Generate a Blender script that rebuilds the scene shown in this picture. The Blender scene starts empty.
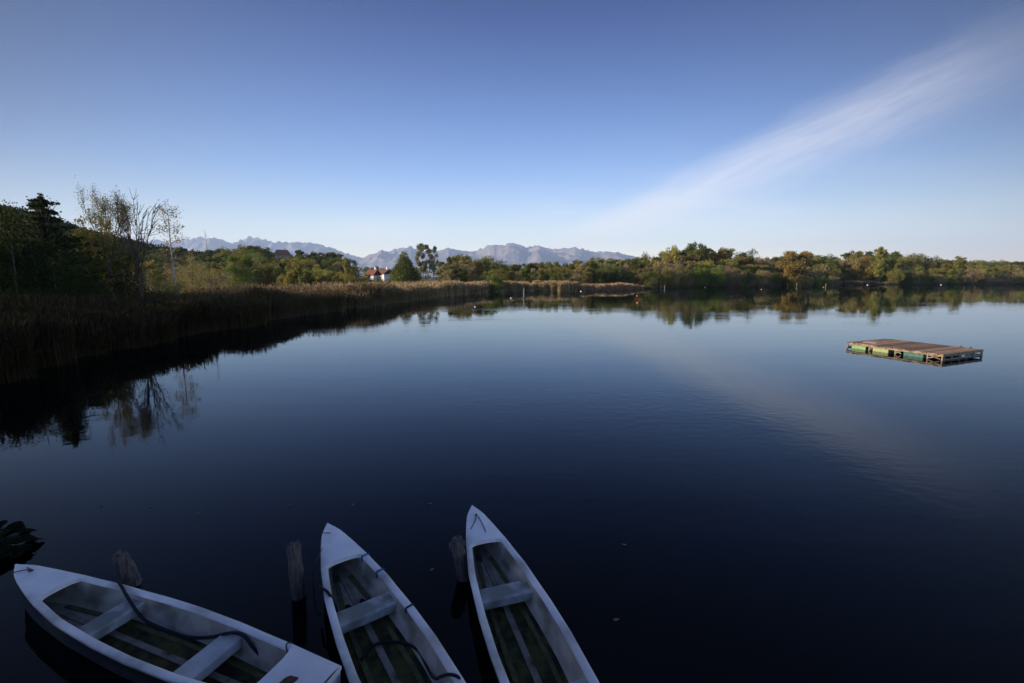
import bpy, math
import numpy as np

# ------------------------------------------------------------------ camera, world, sun, exposure
S = bpy.context.scene
C = S.collection
R = math.radians
F = 455.0; PITCH = R(8.0); EYE = 3.9
SUN_EL = R(15.5); SUN_AZ = R(96)          # azimuth measured from +Y towards -X (the left of the view)
SUN_DIR = (-math.sin(SUN_AZ)*math.cos(SUN_EL), math.cos(SUN_AZ)*math.cos(SUN_EL), math.sin(SUN_EL))

cd = bpy.data.cameras.new('camera'); cam = bpy.data.objects.new('camera', cd); C.objects.link(cam)
cam.location = (0, 0, EYE); cam.rotation_euler = (math.pi/2 - PITCH, 0, 0)
cd.sensor_width = 36; cd.lens = 36*F/1024; cd.clip_start = 0.1; cd.clip_end = 60000
S.camera = cam
S.view_settings.view_transform = 'Standard'; S.view_settings.look = 'None'
S.view_settings.exposure = 1.0; S.view_settings.gamma = 1.0; S.view_settings.use_curve_mapping = False
try:
    S.cycles.max_bounces = 6; S.cycles.volume_bounces = 0; S.cycles.transparent_max_bounces = 4
    S.cycles.caustics_reflective = False; S.cycles.caustics_refractive = False
except Exception: pass

def nd(nt, t, **kw):
    n = nt.nodes.new(t)
    for k, v in kw.items(): setattr(n, k, v)
    return n
def mth(nt, op, a, b=None, c=None, clamp=False):
    n = nt.nodes.new('ShaderNodeMath'); n.operation = op; n.use_clamp = clamp
    for i, v in enumerate((a, b, c)):
        if v is None: continue
        if isinstance(v, (int, float)): n.inputs[i].default_value = v
        else: nt.links.new(v, n.inputs[i])
    return n.outputs[0]
def smooth(nt, x, a, b, lo=0., hi=1.):
    n = nt.nodes.new('ShaderNodeMapRange'); n.interpolation_type = 'SMOOTHSTEP'
    nt.links.new(x, n.inputs[0])
    for i, v in ((1, a), (2, b), (3, lo), (4, hi)):
        if isinstance(v, (int, float)): n.inputs[i].default_value = v
        else: nt.links.new(v, n.inputs[i])
    return n.outputs[0]
def mixc(nt, f, a, b, mode='MIX'):
    n = nt.nodes.new('ShaderNodeMix'); n.data_type = 'RGBA'; n.blend_type = mode
    for i, v in ((0, f), (6, a), (7, b)):
        if isinstance(v, (int, float)): n.inputs[i].default_value = v
        elif isinstance(v, tuple): n.inputs[i].default_value = (*v, 1)
        else: nt.links.new(v, n.inputs[i])
    return n.outputs[2]

def gno(u, v):                              # a point of the view -> direction slopes x/y, z/y
    t = math.tan(math.atan((341.5-v)/F) - PITCH)
    return (u-512)/F*(math.cos(PITCH) - t*math.sin(PITCH)), t

W = bpy.data.worlds.new('World'); S.world = W; W.use_nodes = True
nt = W.node_tree; nt.nodes.clear()
sky = nd(nt, 'ShaderNodeTexSky', sky_type='NISHITA', sun_disc=False)
sky.sun_elevation = SUN_EL; sky.sun_rotation = -SUN_AZ
sky.altitude = 300; sky.air_density = 1.0; sky.dust_density = 0.3; sky.ozone_density = 2.5
tc = nd(nt, 'ShaderNodeTexCoord'); sp = nd(nt, 'ShaderNodeSeparateXYZ')
nt.links.new(tc.outputs['Generated'], sp.inputs[0])
ys = mth(nt, 'MAXIMUM', sp.outputs[1], 0.02)
gx = mth(nt, 'DIVIDE', sp.outputs[0], ys); gz = mth(nt, 'DIVIDE', sp.outputs[2], ys)
front = smooth(nt, sp.outputs[1], 0.05, 0.3)
noi = nd(nt, 'ShaderNodeTexNoise'); noi.inputs['Scale'].default_value = 3.0; noi.inputs['Detail'].default_value = 6
cmb = nd(nt, 'ShaderNodeCombineXYZ')
# streak of cirrus: coordinates along (s) and across (t) its axis
(ax, az), (bx_, bz_) = gno(560, 243), gno(1000, 46)
L = math.hypot(bx_-ax, bz_-az); dx, dz = (bx_-ax)/L, (bz_-az)/L
px_ = mth(nt, 'SUBTRACT', gx, ax); pz_ = mth(nt, 'SUBTRACT', gz, az)
s_ = mth(nt, 'DIVIDE', mth(nt, 'ADD', mth(nt, 'MULTIPLY', px_, dx), mth(nt, 'MULTIPLY', pz_, dz)), L)
t_ = mth(nt, 'SUBTRACT', mth(nt, 'MULTIPLY', pz_, dx), mth(nt, 'MULTIPLY', px_, dz))
nt.links.new(mth(nt, 'MULTIPLY', s_, 1.6), cmb.inputs[0]); nt.links.new(mth(nt, 'MULTIPLY', t_, 9.0), cmb.inputs[1])
nt.links.new(cmb.outputs[0], noi.inputs['Vector'])
wob = mth(nt, 'MULTIPLY', mth(nt, 'SUBTRACT', noi.outputs[0], .5), .05)
tt = mth(nt, 'ADD', t_, wob)
wid = mth(nt, 'MULTIPLY_ADD', mth(nt, 'MAXIMUM', s_, 0.0), 0.044, 0.026)
q = mth(nt, 'DIVIDE', tt, wid)
up = smooth(nt, q, -0.3, 1.3, 1.0, 0.0); dn = smooth(nt, q, -2.4, -0.1)
band = mth(nt, 'MULTIPLY', up, dn)
ends = mth(nt, 'MULTIPLY', smooth(nt, s_, -0.40, -0.02), smooth(nt, s_, 0.55, 1.28, 1.0, 0.0))
nf = nd(nt, 'ShaderNodeTexNoise'); nf.inputs['Scale'].default_value = 3.0; nf.inputs['Detail'].default_value = 9; nf.inputs['Roughness'].default_value = .62
cf = nd(nt, 'ShaderNodeCombineXYZ'); nt.links.new(mth(nt, 'MULTIPLY', s_, 2.6), cf.inputs[0]); nt.links.new(mth(nt, 'MULTIPLY', t_, 22.0), cf.inputs[1]); nt.links.new(cf.outputs[0], nf.inputs['Vector'])
tex = smooth(nt, nf.outputs[0], 0.25, 0.72, 0.68, 1.12)
q2 = mth(nt, 'DIVIDE', tt, mth(nt, 'MULTIPLY_ADD', mth(nt, 'MAXIMUM', s_, 0.0), 0.10, 0.05))
band = mth(nt, 'MAXIMUM', band, mth(nt, 'MULTIPLY', mth(nt, 'MULTIPLY', smooth(nt, q2, 0.0, 0.5, 1.0, 0.0), smooth(nt, q2, -2.0, 0.0)), .22))
streak = mth(nt, 'MULTIPLY', mth(nt, 'MULTIPLY', band, ends), mth(nt, 'MULTIPLY', tex, front))
# thin veil low in the sky under the streak and a soft puff over the mountains
def blob(u, v, su, sv, amp):
    cx, cz = gno(u, v)
    a = mth(nt, 'POWER', mth(nt, 'DIVIDE', mth(nt, 'SUBTRACT', gx, cx), su), 2.0)
    b = mth(nt, 'POWER', mth(nt, 'DIVIDE', mth(nt, 'SUBTRACT', gz, cz), sv), 2.0)
    return mth(nt, 'MULTIPLY', mth(nt, 'EXPONENT', mth(nt, 'MULTIPLY', mth(nt, 'ADD', a, b), -1.0)), amp)
n2 = nd(nt, 'ShaderNodeTexNoise'); n2.inputs['Scale'].default_value = 2.2; n2.inputs['Detail'].default_value = 7
c2 = nd(nt, 'ShaderNodeCombineXYZ'); nt.links.new(mth(nt, 'MULTIPLY', gx, 1.6), c2.inputs[0]); nt.links.new(mth(nt, 'MULTIPLY', gz, 9.0), c2.inputs[1])
nt.links.new(c2.outputs[0], n2.inputs['Vector'])
veil = mth(nt, 'MULTIPLY', mth(nt, 'ADD', mth(nt, 'ADD', blob(380, 240, .13, .035, 1.0), blob(640, 235, .45, .07, .38)), blob(760, 215, .5, .10, .25)),
           smooth(nt, n2.outputs[0], .3, .72, .25, 1.15))
puff = mth(nt, 'MULTIPLY', veil, front)
mask = mth(nt, 'ADD', mth(nt, 'MULTIPLY', streak, 0.37), mth(nt, 'MULTIPLY', puff, .42), clamp=True)
# the clear-air gradient: deep towards the zenith, milky near the horizon
ele = mth(nt, 'MAXIMUM', sp.outputs[2], 0.0)
ramp = nd(nt, 'ShaderNodeValToRGB'); nt.links.new(ele, ramp.inputs[0])
cr = ramp.color_ramp
for i, (p, c) in enumerate([(0.0, (1.72, 1.30, 1.10)), (0.1, (1.26, 1.04, .97)), (0.2, (.80, .80, .96)), (0.3, (.55, .60, .82)), (0.47, (.160, .230, .46)), (0.62, (.075, .105, .19)), (0.75, (.11, .15, .26)), (1.0, (.12, .155, .27))]):
    e = cr.elements[0] if i == 0 else (cr.elements[1] if i == 1 else cr.elements.new(p))
    e.position = p; e.color = (*c, 1)
base = mixc(nt, 1.0, sky.outputs[0], ramp.outputs[0], 'MULTIPLY')
back = mth(nt, 'SUBTRACT', 2.8, smooth(nt, sp.outputs[1], -0.6, 0.15, 0.0, 1.8))  # extra sky brightness behind the camera, added to light the boats
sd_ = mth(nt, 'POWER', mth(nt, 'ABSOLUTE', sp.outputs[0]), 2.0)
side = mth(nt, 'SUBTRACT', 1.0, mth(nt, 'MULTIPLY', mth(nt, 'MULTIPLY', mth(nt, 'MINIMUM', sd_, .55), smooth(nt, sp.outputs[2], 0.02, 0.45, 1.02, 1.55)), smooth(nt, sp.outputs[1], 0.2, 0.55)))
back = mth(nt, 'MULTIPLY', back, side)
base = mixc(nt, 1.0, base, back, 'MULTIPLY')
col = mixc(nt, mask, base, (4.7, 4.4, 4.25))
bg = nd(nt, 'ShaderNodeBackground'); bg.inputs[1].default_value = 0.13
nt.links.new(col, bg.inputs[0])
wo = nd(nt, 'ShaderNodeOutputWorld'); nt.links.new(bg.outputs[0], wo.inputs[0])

ld = bpy.data.lights.new('sun', 'SUN'); ld.energy = 5.0; ld.angle = R(0.55); ld.color = (1.0, .81, .60)
sun = bpy.data.objects.new('sun', ld); C.objects.link(sun)
from mathutils import Vector, Matrix, noise as mnoise
sun.rotation_euler = Vector(SUN_DIR).to_track_quat('Z', 'Y').to_euler()
sun.location = (0, 0, 50)

# ------------------------------------------------------------------ helpers
rng = np.random.default_rng(11)
def bp(u, v, z=0.0):                        # view pixel -> point on the level z (a world position)
    a = PITCH + math.atan((v-341.5)/F); Y = (EYE-z)/math.tan(a)
    Z = Y*math.cos(PITCH) + (EYE-z)*math.sin(PITCH)
    return np.array([(u-512)/F*Z, Y, z])
def at(u, v, Y):                            # direction of a view pixel at the distance Y -> world position
    gx_, gz_ = gno(u, v); return np.array([gx_*Y, Y, EYE + gz_*Y])

def tag(o, label=None, cat=None, group=None, kind=None):
    if label: o['label'] = label
    if cat: o['category'] = cat
    if group: o['group'] = group
    if kind: o['kind'] = kind
    return o
def empty(name, loc=(0, 0, 0), rz=0.0):
    o = bpy.data.objects.new(name, None); C.objects.link(o)
    o.location = tuple(float(v) for v in loc); o.rotation_euler = (0, 0, rz); o.empty_display_size = .2
    return o
def link(name, me, mat=None, parent=None):
    o = bpy.data.objects.new(name, me); C.objects.link(o)
    if mat is not None and not me.materials: me.materials.append(mat)
    if parent: o.parent = parent
    return o

class MB:
    def __init__(s): s.v = []; s.f = []; s.n = 0; s.sm = []
    def add(s, V, Fc, smooth=False):
        V = np.asarray(V, float).reshape(-1, 3)
        s.v.append(V)
        for f in Fc: s.f.append([int(i)+s.n for i in f]); s.sm.append(smooth)
        s.n += len(V)
    def box(s, c, d, rz=0, bev=0.0, M=None):
        c = np.array(c, float); hx, hy, hz = np.array(d, float)/2
        if bev <= 0:
            V = np.array([(x, y, z) for z in (-hz, hz) for y in (-hy, hy) for x in (-hx, hx)])
            Fc = [(0, 2, 3, 1), (4, 5, 7, 6), (0, 1, 5, 4), (2, 6, 7, 3), (0, 4, 6, 2), (1, 3, 7, 5)]
        else:
            b = bev; V = []; 
            for (zz, ins) in ((-hz, b), (-hz+b, 0), (hz-b, 0), (hz, b)):
                X, Yy = hx-ins, hy-ins; k = b*.7
                V += [(-X+k, -Yy, zz), (X-k, -Yy, zz), (X, -Yy+k, zz), (X, Yy-k, zz), (X-k, Yy, zz), (-X+k, Yy, zz), (-X, Yy-k, zz), (-X, -Yy+k, zz)]
            V = np.array(V); Fc = [tuple(range(7, -1, -1)), tuple(range(24, 32))]
            for r in range(3):
                for i in range(8):
                    j = (i+1) % 8; Fc.append((r*8+i, r*8+j, r*8+8+j, r*8+8+i))
        if rz:
            ca, sa = math.cos(rz), math.sin(rz); V = V @ np.array([[ca, sa, 0], [-sa, ca, 0], [0, 0, 1]])
        if M is not None: V = V @ np.array(M).T
        s.add(V+c, Fc)
    def tube(s, P, r, n=6, cap=True):
        P = np.asarray(P, float); r = np.broadcast_to(np.asarray(r, float), (len(P),))
        T = np.gradient(P, axis=0); T /= np.linalg.norm(T, axis=1)[:, None]+1e-9
        up = np.array([0, 0, 1.0]) if abs(T[0][2]) < .9 else np.array([1.0, 0, 0])
        V = []
        for p, t, rr in zip(P, T, r):
            a = np.cross(t, up); a /= np.linalg.norm(a)+1e-9; b = np.cross(t, a); up = -b if np.dot(up, -b) > 0 else b
            b = np.cross(a, t)
            for k in range(n):
                th = 2*math.pi*k/n; V.append(p + rr*(math.cos(th)*a + math.sin(th)*b))
        Fc = [(i*n+k, i*n+(k+1) % n, (i+1)*n+(k+1) % n, (i+1)*n+k) for i in range(len(P)-1) for k in range(n)]
        if cap: Fc += [tuple(range(n-1, -1, -1)), tuple((len(P)-1)*n+k for k in range(n))]
        s.add(V, Fc, True)
    def build(s, name, mat, parent=None):
        me = bpy.data.meshes.new(name)
        me.from_pydata([tuple(v) for v in np.concatenate(s.v)], [], s.f); me.update()
        me.polygons.foreach_set('use_smooth', s.sm)
        return link(name, me, mat, parent)

def polymesh(name, V, k):                   # V: (n*k,3) independent faces of k corners
    V = np.ascontiguousarray(V.reshape(-1, 3), dtype=np.float32); nf = len(V)//k
    me = bpy.data.meshes.new(name)
    me.vertices.add(len(V)); me.vertices.foreach_set('co', V.ravel())
    me.loops.add(len(V)); me.loops.foreach_set('vertex_index', np.arange(len(V), dtype=np.int32))
    me.polygons.add(nf); me.polygons.foreach_set('loop_start', np.arange(0, nf*k, k, dtype=np.int32))
    try: me.polygons.foreach_set('loop_total', np.full(nf, k, dtype=np.int32))
    except Exception: pass
    me.update(calc_edges=True); return me

def gridmesh(name, V, nu, nv):              # V (nu,nv,3)
    me = bpy.data.meshes.new(name)
    idx = np.arange(nu*nv).reshape(nu, nv)
    q = np.stack([idx[:-1, :-1], idx[1:, :-1], idx[1:, 1:], idx[:-1, 1:]], -1).reshape(-1, 4).astype(np.int32)
    me.vertices.add(nu*nv); me.vertices.foreach_set('co', V.astype(np.float32).ravel())
    me.loops.add(q.size); me.loops.foreach_set('vertex_index', q.ravel())
    me.polygons.add(len(q)); me.polygons.foreach_set('loop_start', np.arange(0, q.size, 4, dtype=np.int32))
    try: me.polygons.foreach_set('loop_total', np.full(len(q), 4, dtype=np.int32))
    except Exception: pass
    me.polygons.foreach_set('use_smooth', np.ones(len(q), dtype=bool))
    me.update(calc_edges=True); return me

def vnoise(x, y, seed=0):                   # smooth value noise for arrays
    xi = np.floor(x).astype(int); yi = np.floor(y).astype(int); fx = x-xi; fy = y-yi
    fx = fx*fx*(3-2*fx); fy = fy*fy*(3-2*fy)
    def h(a, b):
        n = (a*374761393 + b*668265263 + seed*974711) & 0x7fffffff
        n = ((n ^ (n >> 13))*1274126177) & 0x7fffffff
        return ((n ^ (n >> 16)) & 0xffff)/65535.0
    return (h(xi, yi)*(1-fx)+h(xi+1, yi)*fx)*(1-fy) + (h(xi, yi+1)*(1-fx)+h(xi+1, yi+1)*fx)*fy
def fbm(x, y, o=5, seed=0, ridged=False):
    t = 0; a = 1; s = 0
    for i in range(o):
        n = vnoise(x*2**i, y*2**i, seed+i)
        if ridged: n = 1-abs(2*n-1)
        t = t + a*n; s += a; a *= .5
    return t/s

# ------------------------------------------------------------------ materials
def mat(name, c1, c2=None, scale=3.0, rough=.7, bump=0.0, bscale=20, detail=5, spec=.3, c3=None, c3r=(.6, .7), stretch=None):
    m = bpy.data.materials.new(name); m.use_nodes = True; t = m.node_tree
    b = t.nodes['Principled BSDF']; b.inputs['Roughness'].default_value = rough; b.inputs['Specular IOR Level'].default_value = spec
    tcn = nd(t, 'ShaderNodeTexCoord'); vec = tcn.outputs['Object']
    if stretch:
        mp = nd(t, 'ShaderNodeMapping'); mp.inputs['Scale'].default_value = stretch; t.links.new(vec, mp.inputs[0]); vec = mp.outputs[0]
    if c2 is None: b.inputs['Base Color'].default_value = (*c1, 1)
    else:
        n = nd(t, 'ShaderNodeTexNoise'); n.inputs['Scale'].default_value = scale; n.inputs['Detail'].default_value = detail
        t.links.new(vec, n.inputs['Vector'])
        c = mixc(t, smooth(t, n.outputs[0], .35, .65), c1, c2)
        if c3:
            n3 = nd(t, 'ShaderNodeTexNoise'); n3.inputs['Scale'].default_value = scale*.37; n3.inputs['Detail'].default_value = 7
            t.links.new(vec, n3.inputs['Vector'])
            c = mixc(t, smooth(t, n3.outputs[0], *c3r), c, c3)
        t.links.new(c, b.inputs['Base Color'])
    if bump:
        n = nd(t, 'ShaderNodeTexNoise'); n.inputs['Scale'].default_value = bscale; n.inputs['Detail'].default_value = 6
        t.links.new(vec, n.inputs['Vector'])
        bn = nd(t, 'ShaderNodeBump'); bn.inputs['Strength'].default_value = bump; bn.inputs['Distance'].default_value = .02
        t.links.new(n.outputs[0], bn.inputs['Height']); t.links.new(bn.outputs[0], b.inputs['Normal'])
    return m

def leafmat(name, c1, c2, c3, trans=.38):
    m = bpy.data.materials.new(name); m.use_nodes = True; t = m.node_tree; t.nodes.clear()
    g = nd(t, 'ShaderNodeNewGeometry'); oi = nd(t, 'ShaderNodeObjectInfo'); tcn = nd(t, 'ShaderNodeTexCoord')
    n = nd(t, 'ShaderNodeTexNoise'); n.inputs['Scale'].default_value = .45; n.inputs['Detail'].default_value = 3
    t.links.new(tcn.outputs['Object'], n.inputs['Vector'])
    c = mixc(t, g.outputs['Random Per Island'], c1, c2)
    c = mixc(t, smooth(t, n.outputs[0], .42, .68), c, c3)
    hs = nd(t, 'ShaderNodeHueSaturation'); t.links.new(c, hs.inputs['Color'])
    t.links.new(mth(t, 'MULTIPLY_ADD', oi.outputs['Random'], .03, .485), hs.inputs['Hue'])
    t.links.new(mth(t, 'MULTIPLY_ADD', oi.outputs['Random'], .30, .94), hs.inputs['Value'])
    d = nd(t, 'ShaderNodeBsdfDiffuse'); tr = nd(t, 'ShaderNodeBsdfTranslucent'); mx = nd(t, 'ShaderNodeMixShader')
    t.links.new(hs.outputs[0], d.inputs[0]); t.links.new(hs.outputs[0], tr.inputs[0]); mx.inputs[0].default_value = trans
    t.links.new(d.outputs[0], mx.inputs[1]); t.links.new(tr.outputs[0], mx.inputs[2])
    o = nd(t, 'ShaderNodeOutputMaterial'); t.links.new(mx.outputs[0], o.inputs[0]); return m

LEAF = dict(
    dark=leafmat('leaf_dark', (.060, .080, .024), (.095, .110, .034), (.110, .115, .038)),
    deep=leafmat('leaf_shaded', (.026, .036, .012), (.042, .052, .016), (.040, .045, .015)),  # shade of the thicket and far left hill put into a darker leaf colour
    olive=leafmat('leaf_olive', (.155, .145, .042), (.215, .190, .058), (.130, .130, .038)),
    green=leafmat('leaf_green', (.105, .140, .030), (.165, .185, .042), (.100, .120, .030)),
    yellow=leafmat('leaf_yellow', (.22, .19, .05), (.28, .23, .06), (.17, .16, .045)),
    autumn=leafmat('leaf_autumn', (.205, .150, .045), (.25, .180, .05), (.14, .125, .04)),
    tan=leafmat('leaf_tan', (.22, .17, .080), (.29, .225, .115), (.165, .14, .062)),
    silver=leafmat('leaf_silver', (.20, .205, .095), (.27, .265, .14), (.165, .17, .070)),
)
BARK = mat('bark', (.085, .065, .048), (.13, .10, .075), 8, .9)
BARKL = mat('birch_bark', (.50, .46, .40), (.20, .16, .13), 5, .8)
TWIG = mat('twig', (.05, .038, .026), (.08, .06, .04), 3, .9)

# ------------------------------------------------------------------ lake outline and terrain
SH = [(-8.0, 0.9), (-9.6, 3.0), (-15.5, 5.5), (-19.0, 9.5), (-19.8, 16.6), (-21.8, 23.8), (-22.2, 32.1), (-22.3, 40.2), (-20.8, 52.0),
      (-18.0, 73.5), (-13.5, 96.0), (-8.2, 116.6), (-5.5, 121.0), (-4.2, 128.0), (-1.0, 133.0), (6.0, 134.5), (14.1, 134.0), (30, 144), (44, 157.5), (60, 172), (78.4, 191),
      (109.2, 201.7), (135, 222), (150, 240), (158, 262), (172, 262), (180, 246), (200, 252), (220, 260), (265, 268), (312.8, 280.2), (400, 300), (520, 260),
      (560, 120), (480, -40), (260, -120), (80, -60), (30, -14), (12, -1.5), (9, 0.9)]
SHp = np.array(SH, float)
def sdist(x, y):                            # + on land, - in the lake
    x = np.asarray(x, float); y = np.asarray(y, float); d = np.full(x.shape, 1e9); ins = np.zeros(x.shape, bool)
    for i in range(len(SHp)):
        a = SHp[i]; b = SHp[(i+1) % len(SHp)]; e = b-a
        t = np.clip(((x-a[0])*e[0]+(y-a[1])*e[1])/(e@e), 0, 1)
        d = np.minimum(d, np.hypot(x-a[0]-t*e[0], y-a[1]-t*e[1]))
        if a[1] != b[1]:
            c = ((a[1] > y) != (b[1] > y)) & (x < (b[0]-a[0])*(y-a[1])/(b[1]-a[1])+a[0]); ins ^= c
    return np.where(ins, -d, d)
def sst(x, a, b): t = np.clip((x-a)/(b-a), 0, 1); return t*t*(3-2*t)
HA = np.array([gno(u, 278)[0] for u in (-700, -250, 0, 50, 100, 160, 206, 235, 260, 300, 350, 395, 700, 860, 960, 1024, 1400)])
HH = np.array([45, 50, 34, 29, 20, 12, 7, 9, 10, 8, 4, 0, 0, 0, 0, 0, 0.])
def ground(x, y):
    x = np.asarray(x, float); y = np.asarray(y, float); d = sdist(x, y)
    h = np.where(d < 0, np.maximum(d*.45, -1.8), np.minimum(d*.22, .45))
    h = h + np.where(d > 0, .12*sst(d, 0, 3)*(fbm(x*.3, y*.3, 3)-.3), 0)
    a = x/np.maximum(y, 1.0); r = np.hypot(x, y)
    hill = np.interp(a, HA, HH)*sst(y, 120, 300)
    right = 8*sst(d, 12, 80)*sst(a, .25, .45) + 16*sst(d, 150, 400)*sst(a, .3, .8)
    far = 12*sst(r, 900, 2500)*fbm(x/900, y/900, 3, 5)
    return h + np.where(d > 0, hill + right + far, 0)

az = np.concatenate([np.linspace(-180, -72, 40, endpoint=False), np.linspace(-72, 66, 520), np.linspace(66.5, 180, 40)])
rr = np.concatenate([[0.0], np.geomspace(2.0, 900, 250), np.geomspace(950, 18000, 30)])
A, Rr = np.meshgrid(np.radians(az), rr, indexing='ij')
GX, GY = Rr*np.sin(A), Rr*np.cos(A)
GZ = ground(GX, GY)
gm = gridmesh('ground', np.stack([GX, GY, GZ], -1), *GX.shape)
GMAT = mat('meadow', (.10, .095, .04), (.16, .13, .06), .35, .95, .4, 3, c3=(.06, .07, .025))
t = GMAT.node_tree; b = t.nodes['Principled BSDF']; lk = b.inputs['Base Color'].links[0]; src = lk.from_socket
ge = nd(t, 'ShaderNodeNewGeometry'); sz = nd(t, 'ShaderNodeSeparateXYZ'); t.links.new(ge.outputs['Position'], sz.inputs[0])
t.links.new(mixc(t, smooth(t, sz.outputs[2], .12, .40), (.030, .026, .018), mixc(t, smooth(t, sz.outputs[2], .9, 2.2), src, (.040, .048, .020))), b.inputs['Base Color'])
tag(link('ground', gm, GMAT), kind='structure')

# water
wm = bpy.data.materials.new('lake_water'); wm.use_nodes = True; t = wm.node_tree
b = t.nodes['Principled BSDF']
b.inputs['Base Color'].default_value = (.001, .0016, .0024, 1); b.inputs['Roughness'].default_value = .022; b.inputs['IOR'].default_value = 1.27
tcn = nd(t, 'ShaderNodeTexCoord')
def wn(scale, sx, sy, det):
    mp = nd(t, 'ShaderNodeMapping'); mp.inputs['Scale'].default_value = (sx, sy, 1); t.links.new(tcn.outputs['Object'], mp.inputs[0])
    n = nd(t, 'ShaderNodeTexNoise'); n.inputs['Scale'].default_value = scale; n.inputs['Detail'].default_value = det
    t.links.new(mp.outputs[0], n.inputs['Vector']); return n.outputs[0]
fine = wn(2.8, 1, 1.3, 3); swell = wn(.25, 1, 2.2, 2)
sepw = nd(t, 'ShaderNodeSeparateXYZ'); t.links.new(tcn.outputs['Object'], sepw.inputs[0])
patch = mth(t, 'MULTIPLY', smooth(t, wn(.035, 1, 3.2, 4), .42, .66, .35, 2.4), smooth(t, sepw.outputs[1], 45, 95, 1.0, .25))
hsum = mth(t, 'ADD', mth(t, 'MULTIPLY', mth(t, 'MULTIPLY', fine, patch), .0024), mth(t, 'MULTIPLY', swell, .0045))
bn = nd(t, 'ShaderNodeBump'); bn.inputs['Strength'].default_value = 1.0; bn.inputs['Distance'].default_value = 1.0
t.links.new(hsum, bn.inputs['Height'])
fr = nd(t, 'ShaderNodeFresnel'); fr.inputs['IOR'].default_value = 1.29; t.links.new(bn.outputs[0], fr.inputs['Normal'])
gl = nd(t, 'ShaderNodeBsdfGlossy'); gl.inputs['Roughness'].default_value = .02; gl.inputs['Color'].default_value = (.86, .94, 1.0, 1); t.links.new(bn.outputs[0], gl.inputs['Normal'])
df = nd(t, 'ShaderNodeBsdfDiffuse'); df.inputs[0].default_value = (.0008, .0014, .0022, 1)
mxw = nd(t, 'ShaderNodeMixShader'); t.links.new(fr.outputs[0], mxw.inputs[0]); t.links.new(df.outputs[0], mxw.inputs[1]); t.links.new(gl.outputs[0], mxw.inputs[2])
t.links.new(mxw.outputs[0], t.nodes['Material Output'].inputs[0]); t.nodes.remove(b)
me = bpy.data.meshes.new('water'); me.from_pydata([(-60, -160, 0), (640, -160, 0), (640, 340, 0), (-60, 340, 0)], [], [(0, 1, 2, 3)])
tag(link('water', me, wm), kind='structure')

# mountains
prof = [(-400, 246), (-200, 236), (0, 242), (120, 240), (174, 241), (199, 237), (215, 237.5), (226, 242), (238, 242), (245, 238.5), (252.5, 236.6), (262, 239), (274.5, 242), (285, 242), (296, 243), (306, 241.8),
        (318, 243.6), (335, 248.8), (345, 253), (362, 257.8), (372, 254), (382, 250.0), (388, 252), (394, 249), (404, 248), (410, 246.6), (420, 251), (430, 250), (438, 251), (448, 247.8), (459, 250.5), (470, 252), (479, 250),
        (487, 246), (494, 244.2), (503, 245), (512, 242.6), (519, 244), (526, 247.4), (532, 246), (538, 244.8), (545, 247.5), (553, 249.3), (565, 248), (575.6, 246.6), (585, 250), (596, 252), (610, 251.5), (621, 253), (634, 256.5), (650, 262), (680, 272), (760, 279)]
pu = np.array([gno(p[0], p[1]) for p in prof])
ac = np.linspace(pu[0, 0], pu[-1, 0], 900); hy = np.linspace(11000, 17500, 110)
AA, YY = np.meshgrid(ac, hy, indexing='ij')
pt = np.interp(ac, pu[:, 0], pu[:, 1]) + (fbm(ac*90, ac*0, 3, 3)-.5)*.0035
ramp_ = sst(YY, 11000, 15200)*.86 + .14*sst(YY, 11000, 12500)
rid = .5*fbm(AA*YY/2300+.0004*YY, YY/2600, 6, 9, True) + .5*fbm(AA*YY/900, YY/1500, 5, 29, True)
hraw = ramp_*(.42+1.05*(rid-.38)) * (1-.35*sst(YY, 15600, 17500))
hraw = np.maximum(hraw, 0.0)
ratio = (hraw/YY); mx_ = ratio.max(1)
ker = np.ones(7)/7; mxs = np.convolve(np.pad(mx_, 3, 'edge'), ker, 'valid'); mxs = np.maximum(mxs, mx_*.97)
MZ = hraw*(np.maximum(pt, 0.0)/mxs)[:, None] + EYE - 30*(hraw <= 0)
MM = mat('mountain_rock', (.19, .155, .14), (.105, .105, .10), .0022, .95, c3=(.07, .085, .05), detail=8)
mo = link('mountains', gridmesh('mountains', np.stack([AA*YY, YY, MZ], -1), *AA.shape), MM); tag(mo, kind='structure')

# ------------------------------------------------------------------ trees
def leaves(P, size, g, k=4, flat=0.0, asp=.6):    # one leaf face of k corners around each point
    n = len(P); a = g.normal(size=(n, 3)); a[:, 2] *= (1-flat); a /= np.linalg.norm(a, axis=1)[:, None]+1e-9
    b = np.cross(a, g.normal(size=(n, 3))); b /= np.linalg.norm(b, axis=1)[:, None]+1e-9
    s = (size*g.uniform(.6, 1.35, n))[:, None]
    return np.stack([P-a*s*.5, P+b*s*asp*.5+a*s*.05, P+a*s*.5, P-b*s*asp*.5+a*s*.05], 1)
def blobleaves(c, r, n, g, sq=.8):
    p = g.normal(size=(n, 3)); p /= np.linalg.norm(p, axis=1)[:, None]
    q = g.uniform(0, 1, n)**(1/2.4)
    lump = 1 + .22*np.sin(p[:, 0]*5+c[0]*3)*np.cos(p[:, 1]*4+c[2]*5)
    return np.array(c) + p*(q*lump*r)[:, None]*np.array([1, 1, sq])

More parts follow.
